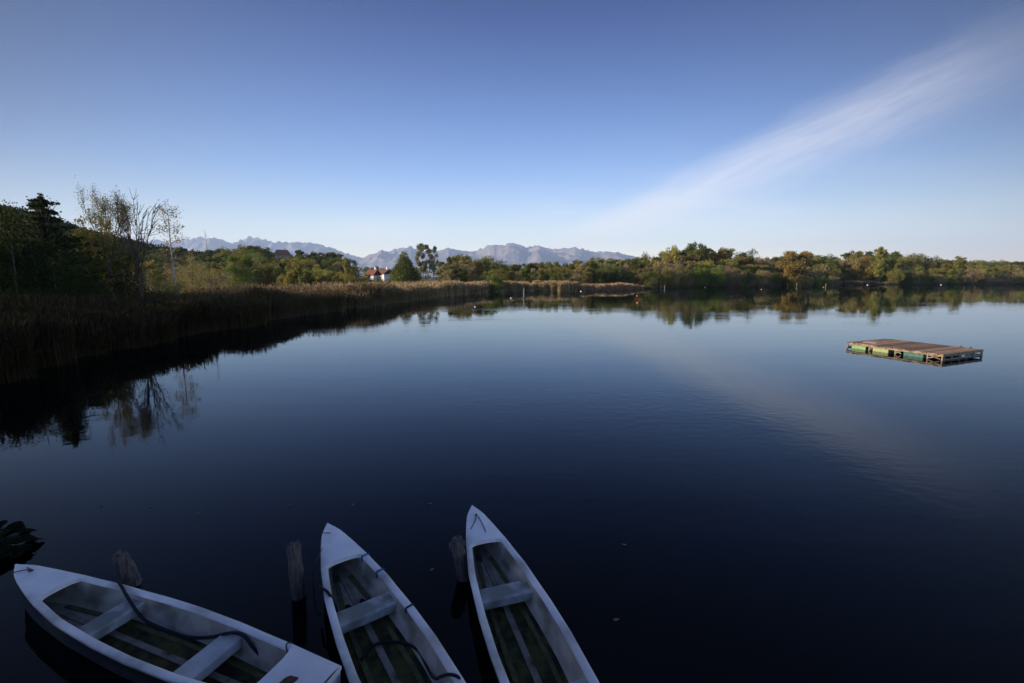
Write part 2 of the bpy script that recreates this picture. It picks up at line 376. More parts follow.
def crown_blobs(kind, g):
    B = []
    if kind == 'round':
        for i in range(38):
            z = g.uniform(1.3, 9.2); w = 3.5*math.sqrt(max(.08, 1-((z-5.2)/4.6)**2)); a = g.uniform(0, 6.28); q = g.uniform(.25, 1)**.5*w
            B.append((q*math.cos(a), q*math.sin(a), z, g.uniform(.75, 1.35)))
        B += [(0, 0, 4.3, 2.6), (.3, .2, 6.4, 2.2), (0, 0, 2.4, 2.0)]
    elif kind == 'tall':
        for i in range(32):
            z = g.uniform(1.5, 9.5); w = 1.85*math.sqrt(max(.1, 1-((z-6.3)/4.2)**2)); a = g.uniform(0, 6.28); q = g.uniform(.1, 1)**.5*w
            B.append((q*math.cos(a), q*math.sin(a), z, g.uniform(.5, .95)))
        B += [(0, 0, z, 1.35) for z in (2.5, 4.2, 6, 7.6)]
    elif kind == 'bush':
        for i in range(22):
            a = g.uniform(0, 6.28); q = g.uniform(.1, 1)**.5*4.3; z = g.uniform(.8, 8.3*(1-(q/6.2)**2))
            B.append((q*math.cos(a), q*math.sin(a), z, g.uniform(.8, 1.7)))
        B += [(0, 0, 2.6, 2.8), (1.6, 0, 2, 2.1), (-1.6, .3, 2, 2.1), (0, -1.5, 1.8, 2.0), (0, 0, 5, 2.0)]
    elif kind == 'cone':
        for i in range(90):
            z = 9.2*g.uniform(.02, 1)**1.3; w = 4.2*(1-z/10.4)**.62; a = g.uniform(0, 6.28); q = g.uniform(.3, 1)**.5*w
            B.append((q*math.cos(a), q*math.sin(a), z, .35+.75*(1-z/10)))
        B.append((0, 0, 9.4, .35)); B.append((0, 0, 3, 1.8)); B.append((0, 0, 6, 1.1))
        B += [(0, 0, z, 1.25) for z in (5, 6.5, 8.2)]
    elif kind == 'layered':
        for z in np.linspace(1.0, 9.5, 27):
            nb = 6 if z < 6 else 4; ln0 = .25+4.2*(1-z/10.0)**.9; a0 = g.uniform(0, 6.28)
            for k in range(nb):
                a = a0+6.28*k/nb+g.normal(0, .25); ln_ = ln0*g.uniform(.55, 1.35); zz = z+g.normal(0, .12)
                for f in np.linspace(.2, 1, 5): B.append((f*ln_*math.cos(a), f*ln_*math.sin(a), zz+.30*f*ln_*.5-.12*f, (.50-.32*f)*(1 if z < 6 else .45+.55*(10-z)/4)))
        B += [(0, 0, z, max(.14, .95-.085*z)) for z in np.linspace(1, 9.9, 18)]
    elif kind == 'twin':
        for i in range(22):
            z = g.uniform(3.5, 9.4); w = 1.9*math.sqrt(max(.1, 1-((z-7.0)/3.3)**2)); a = g.uniform(0, 6.28); q = g.uniform(.3, 1)**.5*w
            B.append((q*math.cos(a), q*math.sin(a), z, g.uniform(.55, .95)))
    return B
def branch_tubes(mb, B, g, z0=1.0, r0=.17, top=8.5):
    lean = g.normal(0, .15, 2)
    mb.tube([(0, 0, -.3), (lean[0]*.2, lean[1]*.2, z0+.5), (lean[0], lean[1], top*.6), (lean[0]*1.2, lean[1]*1.4, top)], [r0, r0*.85, r0*.5, r0*.12], 6)
    for (x, y, z, r) in B[::2]:
        zb = max(z0, z-1.3-.35*math.hypot(x, y)); f = min(1, zb/(top*.6))
        mb.tube([(lean[0]*f, lean[1]*f, zb), (x*.55, y*.55, zb+(z-zb)*.6), (x, y, z)], [r0*.35, r0*.22, r0*.06], 4)

PROTO = {}
def proto(kind, var, per=105, size=.42):
    key = (kind, var, per)
    if key in PROTO: return PROTO[key]
    g = np.random.default_rng(abs(hash((len(kind)*7+ord(kind[0])*13+ord(kind[-1]), var))) % 99999)
    if kind == 'birch':
        mb = MB(); zz = np.linspace(-.2, 9.7, 9); mb.tube([(.04*math.sin(z*.7), .03*math.cos(z*.5), z) for z in zz], np.interp(zz, [0, 10], [.13, .02]), 7)
        tips = []
        for k in range(46):
            z = g.uniform(4.6, 9.6); a = g.uniform(0, 6.28); ln_ = g.uniform(.7, 1.9)*(1-abs(z-7.5)/5); p0 = np.array([.04*math.sin(z*.7), .03*math.cos(z*.5), z])
            e_ = p0+np.array([math.cos(a)*ln_, math.sin(a)*ln_, g.uniform(.2, .8)]); mb.tube([p0, (p0+e_)/2+[0, 0, .12], e_], [.02, .014, .006], 3, cap=False)
            tips += [e_, (p0+e_)/2+[0, 0, .1], p0*.3+e_*.7]
        tr = mb.build('trunk', TWIG); me_t = tr.data; bpy.data.objects.remove(tr)
        P = np.repeat(np.array(tips), per, 0) + g.normal(0, .17, (len(tips)*per, 3)); me_c = polymesh('crown', leaves(P, size, g), 4)
    elif kind in ('bare', 'sparse'):
        segs = []; tips = []
        def grow(p, d, ln, r, lv):
            q = p; dd = d
            pts = [p]
            for i in range(3):
                dd = dd + g.normal(0, .13, 3) + np.array([0, 0, .07]); dd /= np.linalg.norm(dd); q = q+dd*ln/3; pts.append(q)
                if lv >= 2: tips.append(q)
            segs.append((pts, r, r*.6, lv))
            if lv >= 4: return
            for _ in range(3 if lv < 3 else 4):
                nd_ = dd + g.normal(0, .48, 3); nd_[2] += .12; nd_ /= np.linalg.norm(nd_)
                grow(pts[g.integers(2, 4)], nd_, ln*g.uniform(.55, .8), r*.52, lv+1)
        if kind == 'sparse' or var != 8: grow(np.array([0, 0, -.2]), np.array([0, 0, 1.0]), 3.6, .16, 0)
        else:                                # a vase of long upswept bare limbs on a straight bole
            segs.append(([np.array([0, 0, -.2]), np.array([.05, 0, 2]), np.array([0, .05, 4.2])], .15, .11, 0))
            for k in range(13):
                a = 6.28*k/13+g.normal(0, .2); p0 = np.array([0, 0, g.uniform(3.0, 4.2)]); sp_ = g.uniform(.15, .95)
                pts = [p0+np.array([math.cos(a)*sp_*3.3*f**.85, math.sin(a)*sp_*3.3*f**.85, f*g.uniform(5.0, 5.6)*(1-.25*sp_)])+g.normal(0, .06, 3) for f in np.linspace(0, 1, 7)]
                segs.append((pts, .045, .008, 1))
                for q_ in pts[2:]:
                    for _ in range(3):
                        d_ = np.array([math.cos(a), math.sin(a), 1.3])+g.normal(0, .6, 3); d_ /= np.linalg.norm(d_); e_ = q_+d_*g.uniform(.6, 1.3)
                        segs.append(([q_, (q_+e_)/2+g.normal(0, .04, 3), e_], .018, .006, 3)); tips.append(e_)
        mb = MB()
        for pts, ra, rb, lv in segs: mb.tube(pts, np.linspace(ra, rb, len(pts))+.008, 5 if lv < 2 else 3, cap=False)
        zmax = max(max(p[2] for p in s[0]) for s in segs)
        tr = mb.build('trunk', TWIG); me_t = tr.data; bpy.data.objects.remove(tr)
        me_t.transform(Matrix.Scale(10/zmax, 4))
        T = np.array(tips)*(10/zmax)
        k = per if kind == 'sparse' else max(1, per//6)
        P = np.repeat(T, k, 0) + g.normal(0, .28, (len(T)*k, 3))
        me_c = polymesh('crown', leaves(P, size, g), 4)
    else:
        B = crown_blobs(kind, g)
        P = np.concatenate([blobleaves(b[:3], b[3], int(per*(b[3]**1.6)*1.3)+10, g) for b in B])
        if kind == 'cone':
            n_ = 5200; zc = 10*(1-(1-g.uniform(0, 1, n_))**.42)*.98; th_ = g.uniform(0, 6.28, n_)
            rc = 4.0*(1-zc/10.1)**.85*g.uniform(.35, 1, n_)**.5*(1+.16*np.sin(th_*5+zc*1.3)*np.cos(zc*2.1+th_))
            P = np.concatenate([P[(P[:, 2] < 8) & (np.hypot(P[:, 0], P[:, 1]) < 3.9*(1-P[:, 2]/10))], np.stack([rc*np.cos(th_), rc*np.sin(th_), zc], 1)])
        # a thin halo of stray leaves breaks the outline
        st = P[g.integers(0, len(P), len(P)//9)] + g.normal(0, .2, (len(P)//9, 3)); P = np.concatenate([P, st])
        P[:, 2] = np.maximum(P[:, 2], .25)
        sc = 10/P[:, 2].max(); P *= sc
        me_c = polymesh('crown', leaves(P, size, g), 4)
        mb = MB(); branch_tubes(mb, B, g); tr = mb.build('trunk', BARK); me_t = tr.data; bpy.data.objects.remove(tr)
    if me_c.materials: pass
    me_c.materials.append(LEAF['olive'])
    PROTO[key] = (me_c, me_t); return PROTO[key]

def tree(name, kind, var, loc, H, w, leaf, label, group=None, cat='tree', per=105, size=.42, rz=None, bark=None):
    me_c, me_t = proto(kind, var, per, size)
    root = empty(name, loc, rng.uniform(0, 6.28) if rz is None else rz)
    tag(root, label, cat, group)
    s = H/10.0
    for nm, me in (('trunk', me_t), ('crown', me_c)):
        o = bpy.data.objects.new(nm, me); C.objects.link(o); o.parent = root
        o.scale = (s*w, s*w, s)
        if nm == 'crown':
            o.material_slots[0].link = 'OBJECT'; o.material_slots[0].material = LEAF[leaf]
        elif bark:
            o.material_slots[0].link = 'OBJECT'; o.material_slots[0].material = bark
    return root
def ttree(name, kind, var, u, v, Y, w, leaf, label, group=None, **kw):   # top at view position (u, v), standing at distance Y
    p = at(u, v, Y); gz_ = float(ground(p[0], p[1]))
    return tree(name, kind, var, (p[0], p[1], min(gz_-.1, p[2]-4.5)), max(p[2]-gz_+.1, 4.5), w, leaf, label, group, **kw)

# --- the trees one can tell apart on the left bank
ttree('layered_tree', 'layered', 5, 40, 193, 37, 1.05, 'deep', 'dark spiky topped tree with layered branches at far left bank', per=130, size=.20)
ttree('airy_tree', 'sparse', 3, 99, 187, 40, .50, 'olive', 'tall thinly leaved tree left of the bare tree on the left bank', per=22, size=.12)
ttree('leafy_tree', 'tall', 2, 92, 212, 42, .9, 'olive', 'shorter olive leaved tree beneath the thin crown of the tall left tree', per=120, size=.22)
ttree('bare_tree', 'bare', 8, 129, 188, 40, .80, 'tan', 'almost leafless tree with upswept bare branches beside the thin birch', per=6, size=.06)
ttree('birch_tree', 'birch', 6, 167, 206, 48, .95, 'tan', 'slender pale trunked birch with small airy crown, standing right of the bare tree', per=9, size=.14, bark=BARKL)
ttree('dead_tree', 'birch', 12, 205, 229, 60, .30, 'tan', 'thin bare spire of a tree rising over the wooded hill', per=1, size=.05, cat='tree')
ttree('pale_willow', 'bare', 4, 198, 252, 66, .75, 'tan', 'greyish tan half bare willow behind the left reeds', per=30, size=.22)
ttree('round_tree', 'round', 1, 240, 254, 96, .95, 'green', 'bright green round crowned tree right of the half bare willow', per=110, size=.32)
ttree('yellow_poplar', 'tall', 0, 346, 256, 150, .62, 'yellow', 'narrow yellow green poplar just left of the red roofed house')
ttree('conical_tree', 'cone', 1, 404, 250, 174, 1.22, 'green', 'broad cone shaped green tree right of the white house', per=200, size=.34)
ttree('poplar_tree', 'twin', 1, 422, 243, 250, .85, 'silver', 'fuller left poplar of the tall pair behind the cone shaped tree', per=170, size=.42)
ttree('poplar_tree', 'twin', 2, 433, 245, 252, .65, 'silver', 'thinner right poplar of the tall pair behind the cone shaped tree', per=130, size=.42)
ttree('dome_tree', 'round', 2, 695, 241.5, 225, .75, 'dark', 'dark domed tree rising highest on the right shore')
ttree('pale_tree', 'round', 3, 671, 245, 215, .72, 'yellow', 'pale yellowish tree just left of the highest dark dome', per=55)
ttree('orange_tree', 'round', 1, 797, 250, 212, 1.05, 'autumn', 'orange brown autumn tree with dark hollow beneath it on right shore')
ttree('slim_tree', 'tall', 1, 882, 246.5, 270, .9, 'olive', 'tall olive tree above the little grassy bank on right shore')
ttree('lone_tree', 'tall', 2, 961, 254.5, 275, .95, 'olive', 'olive tree standing proud of the low far right treeline')
ttree('waterside_bush', 'bush', 0, 494, 272, 121, .60, 'green', 'green bush at the tip of the left reed point', cat='bush')
ttree('waterside_bush', 'bush', 1, 555, 271, 142, .62, 'dark', 'dark green bush standing over the far reed edge', cat='bush')
# dark thicket under the left trees
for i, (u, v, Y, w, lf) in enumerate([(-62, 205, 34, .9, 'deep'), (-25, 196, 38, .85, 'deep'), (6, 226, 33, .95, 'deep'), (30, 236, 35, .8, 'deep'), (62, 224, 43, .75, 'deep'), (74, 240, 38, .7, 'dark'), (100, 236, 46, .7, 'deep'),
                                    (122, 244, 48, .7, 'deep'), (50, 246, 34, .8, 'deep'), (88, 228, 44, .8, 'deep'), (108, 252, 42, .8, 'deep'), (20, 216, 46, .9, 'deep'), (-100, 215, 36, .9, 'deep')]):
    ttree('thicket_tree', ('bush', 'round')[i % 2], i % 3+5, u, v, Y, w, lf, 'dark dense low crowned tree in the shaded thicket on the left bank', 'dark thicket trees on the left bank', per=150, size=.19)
for i, (u, v, Y, w, lf) in enumerate([(142, 262, 50, .8, 'dark'), (156, 268, 46, .9, 'olive'), (178, 264, 56, .75, 'tan'), (186, 260, 64, .8, 'olive'), (168, 276, 52, .9, 'olive'), (212, 268, 60, .9, 'tan'), (226, 272, 70, .8, 'dark')]):
    ttree('reedside_shrub', 'bush', i % 3+2, u, v, Y, w, lf, 'scrub bush just behind the left reeds near the birch', 'scrub bushes behind the left reeds', cat='bush', per=90, size=.24)
# trees out of view on the near left bank, placed to shade moorings and reeds
BT = [('tall, with a hollow crown', 0), ('broad', 1)]
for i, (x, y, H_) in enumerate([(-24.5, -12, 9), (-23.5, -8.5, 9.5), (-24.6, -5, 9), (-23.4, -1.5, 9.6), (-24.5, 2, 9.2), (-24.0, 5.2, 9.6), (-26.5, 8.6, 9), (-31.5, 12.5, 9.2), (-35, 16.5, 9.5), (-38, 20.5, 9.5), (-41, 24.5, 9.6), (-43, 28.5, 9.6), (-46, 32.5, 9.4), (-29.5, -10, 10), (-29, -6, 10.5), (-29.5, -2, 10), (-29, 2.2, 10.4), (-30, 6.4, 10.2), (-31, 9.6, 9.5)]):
    tree('unseen_bank_tree', ('round', 'bush')[i % 2], i % 3+5, (x, y, float(ground(x, y))), H_*rng.uniform(.96, 1.05), 1.0, 'dark',
         'unseen dense tree on the near left bank beside the moorings', 'trees on the near left bank', per=120, size=.26)

for i, (u, v, Y, lf) in enumerate([(366.5, 272, 165, 'olive'), (379.5, 274.8, 172, 'dark'), (391, 274.5, 160, 'olive')]):
    ttree('garden_bush', 'bush', i, u, v, Y, .45, lf, ['olive bush at the left corner of the red roofed house', 'dark bush between the two houses', 'olive bush between the white house and the cone shaped tree'][i], 'bushes round the houses', cat='bush')

# wooded slope left of the houses
def skyl(pts, u): return float(np.interp(u, [p[0] for p in pts], [p[1] for p in pts]))
SKL = [(128, 242), (150, 247), (206, 251), (223, 246), (233, 244), (243, 244.5), (251, 242.5), (262, 247), (267, 246), (279, 251), (296, 247), (309, 250.5), (325, 250.5), (338, 252), (350, 258), (365, 266), (400, 268)]
kinds = ['round', 'bush', 'tall']
def slope_label(lf):
    return {'dark': 'dark green tree on the wooded slope left of the houses', 'olive': 'olive green tree on the wooded slope left of the houses',
            'green': 'mid green tree on the wooded slope left of the houses', 'yellow': 'yellow green tree on the wooded slope left of the houses',
            'tan': 'brownish thin tree on the wooded slope left of the houses', 'autumn': 'rusty autumn tree on the wooded slope left of the houses'}[lf]
for row, (Y0, dv, step, pal) in enumerate([(300, 0, 7.5, ['dark', 'dark', 'olive', 'dark']), (235, 5, 9, ['olive', 'dark', 'green', 'olive']), (175, 11, 11, ['olive', 'yellow', 'dark', 'tan', 'green']), (120, 18, 12, ['tan', 'olive', 'yellow', 'olive', 'autumn'])]):
    u = 128 + row*5
    while u < (352 if row < 3 else 392):
        v = skyl(SKL, u)+dv*rng.uniform(.7, 1.3)+(rng.uniform(0, 2.5))
        v = min(v, 276)
        if abs(u-283) < 8 and row in (0, 1): v = max(v, 252.2)
        if 362 < u and row < 3: u += step; continue
        if u > 362: v = rng.uniform(277.5, 279)
        lf = pal[rng.integers(len(pal))]; k = kinds[rng.integers(3)] if row != 3 else ('bush', 'tall', 'sparse')[rng.integers(3)]
        ttree('slope_tree', k, int(rng.integers(3)), u, v, Y0*rng.uniform(.93, 1.07), (1.0 if k != 'tall' else 1.2)*rng.uniform(.85, 1.15), lf, slope_label(lf), 'trees on the wooded slope', **(dict(per=14) if k == 'sparse' else {}))
        u += step*rng.uniform(.75, 1.25)
# centre shore between the cone tree and the right shore
SKC = [(438, 264), (447, 256), (460, 255), (468, 252), (475, 252), (484, 262), (490, 255), (500, 254), (508, 263), (520, 264), (532, 262), (545, 262), (552, 257.5), (560, 262), (580, 259.5), (596, 256.5), (610, 258), (624, 258), (640, 257), (650, 252)]
SKR = [(640, 256), (652, 252), (671, 249), (695, 248), (717, 246), (738, 247.6), (752, 251), (765, 255), (778, 256), (797, 253), (817, 252), (835, 256), (845, 253), (857, 249.6), (870, 249), (882, 249), (904, 251), (928, 255), (945, 258.5), (961, 258.5), (980, 260.5), (1024, 260), (1110, 259)]
clab = {'dark': 'dark green', 'olive': 'olive', 'green': 'fresh green', 'yellow': 'yellowish', 'tan': 'tan thinly leaved', 'autumn': 'rust tinted', 'silver': 'silvery'}
def shoreY(u): return float(np.interp(u, [430, 480, 500, 560, 640, 700, 760, 830, 900, 1024, 1120], [125, 126, 140, 142, 160, 194, 206, 246, 262, 284, 296]))
for row, (dy, dv, step, pal) in enumerate([(62, 0, 9.5, ['olive', 'silver', 'olive', 'dark', 'yellow']), (38, 5, 11, ['olive', 'yellow', 'tan', 'green', 'dark']), (20, 10, 11, ['olive', 'tan', 'yellow', 'dark', 'olive'])]):
    u = 441+row*4
    while u < 645:
        v = skyl(SKC, u) + dv*rng.uniform(.6, 1.3); lf = pal[rng.integers(len(pal))]; k = ('round', 'tall', 'bush')[rng.integers(3)]
        if u < 480: v += row*1.5; 
        lf2 = 'tan' if (u < 470 and row > 0 and rng.uniform() < .5) else lf
        ttree('shore_tree', k, int(rng.integers(3)), u, min(v, 276), shoreY(u)+dy*rng.uniform(.85, 1.2), (1.0 if k != 'tall' else 1.15)*rng.uniform(.85, 1.15), lf2,
              clab[lf2]+' tree behind the centre reed shore', 'trees behind the centre reed shore')
        u += step*rng.uniform(.75, 1.25)
for row, (dy, dv, step, pal) in enumerate([(60, 0, 11, ['dark', 'dark', 'olive', 'dark']), (34, 5, 12, ['olive', 'dark', 'olive', 'autumn', 'tan', 'green']), (15, 12, 11, ['olive', 'yellow', 'tan', 'olive', 'dark']), (-2.5, 20, 6.0, ['tan', 'olive', 'dark', 'tan', 'green'])]):
    u = 640+row*4
    while u < 1075:
        fl = skyl(SKR, u); v = fl + dv*(282-fl)/32*rng.uniform(.75, 1.2) + rng.uniform(-.3, 1.2); lf = pal[rng.integers(len(pal))]; k = ('round', 'bush', 'tall')[rng.integers(3)]
        if row == 3: k = 'bush'
        if row >= 2 and 838 < u < 893: u += step; continue
        ttree('shore_bush' if row == 3 else 'shore_tree', k, int(rng.integers(3)), u, min(v, 280), shoreY(u)+dy*rng.uniform(.85, 1.15), (.72 if row == 3 else 1.0 if k != 'tall' else 1.3)*rng.uniform(.85, 1.2), lf,
              clab[lf]+(' low bush at the water edge of the right shore' if row == 3 else ' tree in the wood along the right shore'), 'bushes along the right shore' if row == 3 else 'trees along the right shore', cat='bush' if row == 3 else 'tree')
        u += step*rng.uniform(.75, 1.25)

# far woods that read as one mass
def wood(name, label, us, vs, Y, n, per, lf, depth=60, r=(3, 5.5), size=1.5):
    g = np.random.default_rng(len(name)+n); P = []
    for i in range(n):
        u = g.uniform(us[0], us[-1]); Yi = Y*1.0+g.uniform(0, depth); top = at(u, np.interp(u, us, vs)+g.uniform(0, 2.0), Yi)
        rad = g.uniform(*r); gz_ = float(ground(top[0], top[1])); z = top[2]-rad*.85
        for zz in np.arange(z, max(gz_, z-26), -rad*1.3): P.append(blobleaves((top[0]+g.normal(0, 1), top[1]+g.normal(0, 1), zz), rad, per, g))
    o = link(name, polymesh(name, leaves(np.concatenate(P), size, g, asp=.75), 4), LEAF[lf]); tag(o, label, 'woodland', kind='stuff')
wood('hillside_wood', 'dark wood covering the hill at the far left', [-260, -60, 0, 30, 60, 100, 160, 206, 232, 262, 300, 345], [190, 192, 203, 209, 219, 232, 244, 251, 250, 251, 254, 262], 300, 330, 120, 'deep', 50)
wood('distant_wood', 'low dark line of far trees behind the houses and centre shore', [340, 400, 480, 560, 660, 720], [264, 267, 266, 264, 262, 262], 520, 150, 90, 'dark', 120, (4, 7), 2.0)
wood('far_right_wood', 'long low ridge of far wood behind the right shore', [700, 800, 900, 1024, 1200], [259, 259, 259, 259.5, 260], 620, 260, 90, 'olive', 150, (5, 9), 2.4)

# ------------------------------------------------------------------ reeds
def reeds(name, label, pts, n, depth, hgt, wid, g, mat_, lean=.22, cls='reeds', front=2.5):
    pts = np.array(pts, float); seg = np.diff(pts, axis=0); ln = np.hypot(*seg.T); cum = np.concatenate([[0], np.cumsum(ln)])
    s = g.uniform(0, cum[-1], n); i = np.clip(np.searchsorted(cum, s)-1, 0, len(seg)-1); f = (s-cum[i])/ln[i]
    base = pts[i]+seg[i]*f[:, None]; nrm = np.stack([-seg[i][:, 1], seg[i][:, 0]], 1)/ln[i][:, None]
    dd = np.where(g.uniform(size=n) < .45, g.uniform(-.4, front, n), g.uniform(0, 1, n)**1.3*depth)
    edge = (fbm(s*.25, s*0, 3, 4)-.5)*2.6 + (fbm(s*1.1, s*0, 2, 14)-.5)*1.8
    xy = base + nrm*(dd+edge)[:, None] + g.normal(0, .1, (n, 2))
    gz_ = np.minimum(ground(xy[:, 0], xy[:, 1]), .5); gz_ = np.maximum(gz_, -.3)
    hh = hgt*(.38+.62*fbm(xy[:, 0]*.16, xy[:, 1]*.16, 2, 8)+.55*fbm(xy[:, 0]*.7, xy[:, 1]*.7, 3, 18))*g.uniform(.68, 1.16, n) - gz_*.5
    th = g.uniform(0, 6.28, n); ld_ = g.uniform(0, 1, n)*lean*hh; la = g.uniform(0, 6.28, n)
    side = np.stack([np.cos(th), np.sin(th), np.zeros(n)], 1); ldv = np.stack([np.cos(la)*ld_, np.sin(la)*ld_, np.zeros(n)], 1)
    b3 = np.concatenate([xy, gz_[:, None]], 1); up = np.zeros((n, 3)); up[:, 2] = hh
    mid = b3+up*.55+ldv*.35; top = b3+up+ldv
    w = wid*g.uniform(.7, 1.3, n)[:, None]
    Q = [np.stack([b3-side*w*.35, b3+side*w*.35, mid+side*w*.3, mid-side*w*.3], 1), np.stack([mid-side*w*.3, mid+side*w*.3, top+side*w*.1, top-side*w*.1], 1)]
    for k in range(4):                       # blades
        fr = g.uniform(.25, .85, n)[:, None]; o = b3+up*fr+ldv*fr*fr
        a2 = g.uniform(0, 6.28, n); L2 = (.16+.12*g.uniform(size=n))*hgt
        out = np.stack([np.cos(a2)*L2*.75, np.sin(a2)*L2*.75, L2*g.uniform(.1, 1.0, n)], 1)
        sd = np.stack([-np.sin(a2), np.cos(a2), np.zeros(n)], 1)*w*.55
        Q.append(np.stack([o, o+out*.45+sd+[0, 0, .05*hgt], o+out, o+out*.45-sd+[0, 0, .05*hgt]], 1))
    pl = g.uniform(size=n) < .6; tp = top[pl]; a3 = g.uniform(0, 6.28, pl.sum())
    sd = np.stack([np.cos(a3), np.sin(a3), np.zeros(pl.sum())], 1)*w[pl]*1.25; dz_ = np.array([0, 0, .11*hgt]); dr = ldv[pl]*.5
    Q.append(np.stack([tp-dz_*.6, tp+sd, tp+dz_+dr, tp-sd*.6], 1))
    o = link(name, polymesh(name, np.concatenate(Q), 4), mat_); tag(o, label, cls, kind='stuff'); return o
def reedmat(name, lo, hi, plume):
    m = leafmat(name, lo, hi, plume, .3); return m
RM = leafmat('reed', (.31, .21, .105), (.43, .30, .155), (.28, .21, .10), .2)   # shade of the near stand darkened into the colour, pale gold towards the point
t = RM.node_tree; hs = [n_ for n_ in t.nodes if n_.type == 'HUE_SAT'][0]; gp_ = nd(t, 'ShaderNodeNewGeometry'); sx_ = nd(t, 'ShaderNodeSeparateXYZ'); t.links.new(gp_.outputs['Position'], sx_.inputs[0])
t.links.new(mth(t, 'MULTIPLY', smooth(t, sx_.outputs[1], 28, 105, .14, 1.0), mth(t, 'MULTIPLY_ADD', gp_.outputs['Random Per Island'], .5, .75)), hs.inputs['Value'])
RM2 = RM
RMF = leafmat('fringe_grass', (.095, .075, .042), (.17, .13, .075), (.09, .085, .04), .2)
g = np.random.default_rng(3)
LB = [(-9.6, 3.0), (-15.5, 5.5), (-19.0, 9.5), (-19.8, 16.6), (-21.8, 23.8), (-22.2, 32.1), (-22.3, 40.2), (-20.8, 52.0)]
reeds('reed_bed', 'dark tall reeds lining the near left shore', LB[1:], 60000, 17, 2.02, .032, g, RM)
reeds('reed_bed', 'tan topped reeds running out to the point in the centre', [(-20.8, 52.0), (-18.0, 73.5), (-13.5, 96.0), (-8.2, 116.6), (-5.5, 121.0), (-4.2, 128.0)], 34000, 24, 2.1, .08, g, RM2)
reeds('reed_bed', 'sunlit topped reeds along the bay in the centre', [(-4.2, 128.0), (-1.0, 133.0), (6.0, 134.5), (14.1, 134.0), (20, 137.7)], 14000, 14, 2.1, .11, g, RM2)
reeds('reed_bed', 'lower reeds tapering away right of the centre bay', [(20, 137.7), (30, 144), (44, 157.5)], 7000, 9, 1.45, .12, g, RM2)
reeds('reed_fringe', 'low tan reed fringe along the foot of the right shore trees', [(44, 157.5), (60, 172), (78.4, 191), (109.2, 201.7), (135, 222), (150, 240)], 4200, 2.5, 1.2, .16, g, RMF)
reeds('reed_fringe', 'pale grass on the little bank at the right shore', [(150, 240), (158, 262), (172, 262), (180, 246), (200, 252)], 4500, 7, 1.7, .16, g, RMF)
reeds('reed_fringe', 'thin reed fringe below the far right trees', [(200, 252), (220, 260), (265, 268), (312.8, 280.2), (350, 290)], 3500, 3, 1.3, .2, g, RMF)

# ------------------------------------------------------------------ houses
TANW = mat('tan_wall', (.17, .13, .10), (.13, .10, .08), 1.5, .9); HW = mat('house_wall', (.72, .68, .60), (.66, .62, .54), 1.5, .85); RED = mat('red_tiles', (.14, .045, .032), (.19, .07, .045), 2.5, .8, .5, 8)
BRN = mat('brown_tiles', (.10, .05, .036), (.14, .07, .05), 2.5, .8); GLS = mat('window_glass', (.02, .025, .03), rough=.08, spec=.6); WOOD = mat('door_wood', (.10, .05, .03), (.14, .08, .05), 4, .7)
def house(name, label, loc, rz, L, D, H, RH, roofm, nwin=3, hip=0.0, wallm=None):
    h = empty(name, loc, rz); tag(h, label, 'house')
    m = MB(); m.box((0, 0, H/2-.5), (L, D, H+1))
    m.add([(-L/2, -D/2, H+.001), (-L/2, D/2, H+.001), (-L/2, 0, H+RH-.06), (L/2, -D/2, H+.001), (L/2, D/2, H+.001), (L/2, 0, H+RH-.06)], [(0, 2, 1), (3, 4, 5)] if hip == 0 else [])
    m.build('wall', wallm or HW, h)
    o = .5; m = MB(); hx = L/2+o; hy = D/2+o; dz0 = -o*RH/(D/2); th = .16
    V = [(-hx, -hy, H+dz0), (hx, -hy, H+dz0), (hx, hy, H+dz0), (-hx, hy, H+dz0), (-hx+hip, 0, H+RH), (hx-hip, 0, H+RH)]
    V2 = [(x, y, z+th) for x, y, z in V]
    m.add(V+V2, [(6, 7, 11, 10), (8, 9, 10, 11), (9, 6, 10), (7, 8, 11), (0, 4, 5, 1), (2, 5, 4, 3), (0, 1, 7, 6), (1, 2, 8, 7), (2, 3, 9, 8), (3, 0, 6, 9), (0, 3, 4), (1, 5, 2)])
    rf = m.build('roof', roofm, h)
    m = MB(); m.box((L*.22, D*.12, H+RH*.8+.5), (.6, .6, 1.6)); m.box((L*.22, D*.12, H+RH*.8+1.36), (.8, .8, .12)); m.build('chimney', HW, rf)
    for fl in range(max(1, int(H//2.7))):
        for i in range(nwin):
            x = -L/2+L*(i+.5)/nwin; z = 1.5+fl*2.7
            if fl == 0 and i == nwin//2:
                m = MB(); m.box((x, -D/2-.03, 1.05), (1.0, .1, 2.1)); m.build('door', WOOD, h); continue
            m = MB(); m.box((x, -D/2-.02, z), (1.15, .1, 1.35)); w_ = m.build('window', WOOD, h)
            m = MB(); m.box((x-.26, -D/2-.06, z), (.44, .06, 1.15)); m.box((x+.26, -D/2-.06, z), (.44, .06, 1.15)); m.build('pane', GLS, w_)
    return h
def gp(u, Y): x = gno(u, 278)[0]*Y; return (x, Y, float(ground(x, Y))-.05)
house('small_house', 'cream house with red tiled roof between the slope trees and the white house', gp(373.2, 178), R(-25), 3.8, 3.8, 4.3, 1.6, RED, 3, 0)
house('white_house', 'white walled house just left of the cone shaped tree', gp(384.6, 192), R(-40), 6.0, 4.6, 4.9, 1.5, BRN, 2)
p = at(282, 250, 262); gz_ = float(ground(p[0], p[1]))
house('hill_house', 'brown roofed house half hidden on top of the wooded slope', (p[0], p[1], gz_), R(25), 7.5, 6, max(3.0, p[2]-gz_-2.0), 2.0, BRN, 4, 1.5, wallm=TANW)

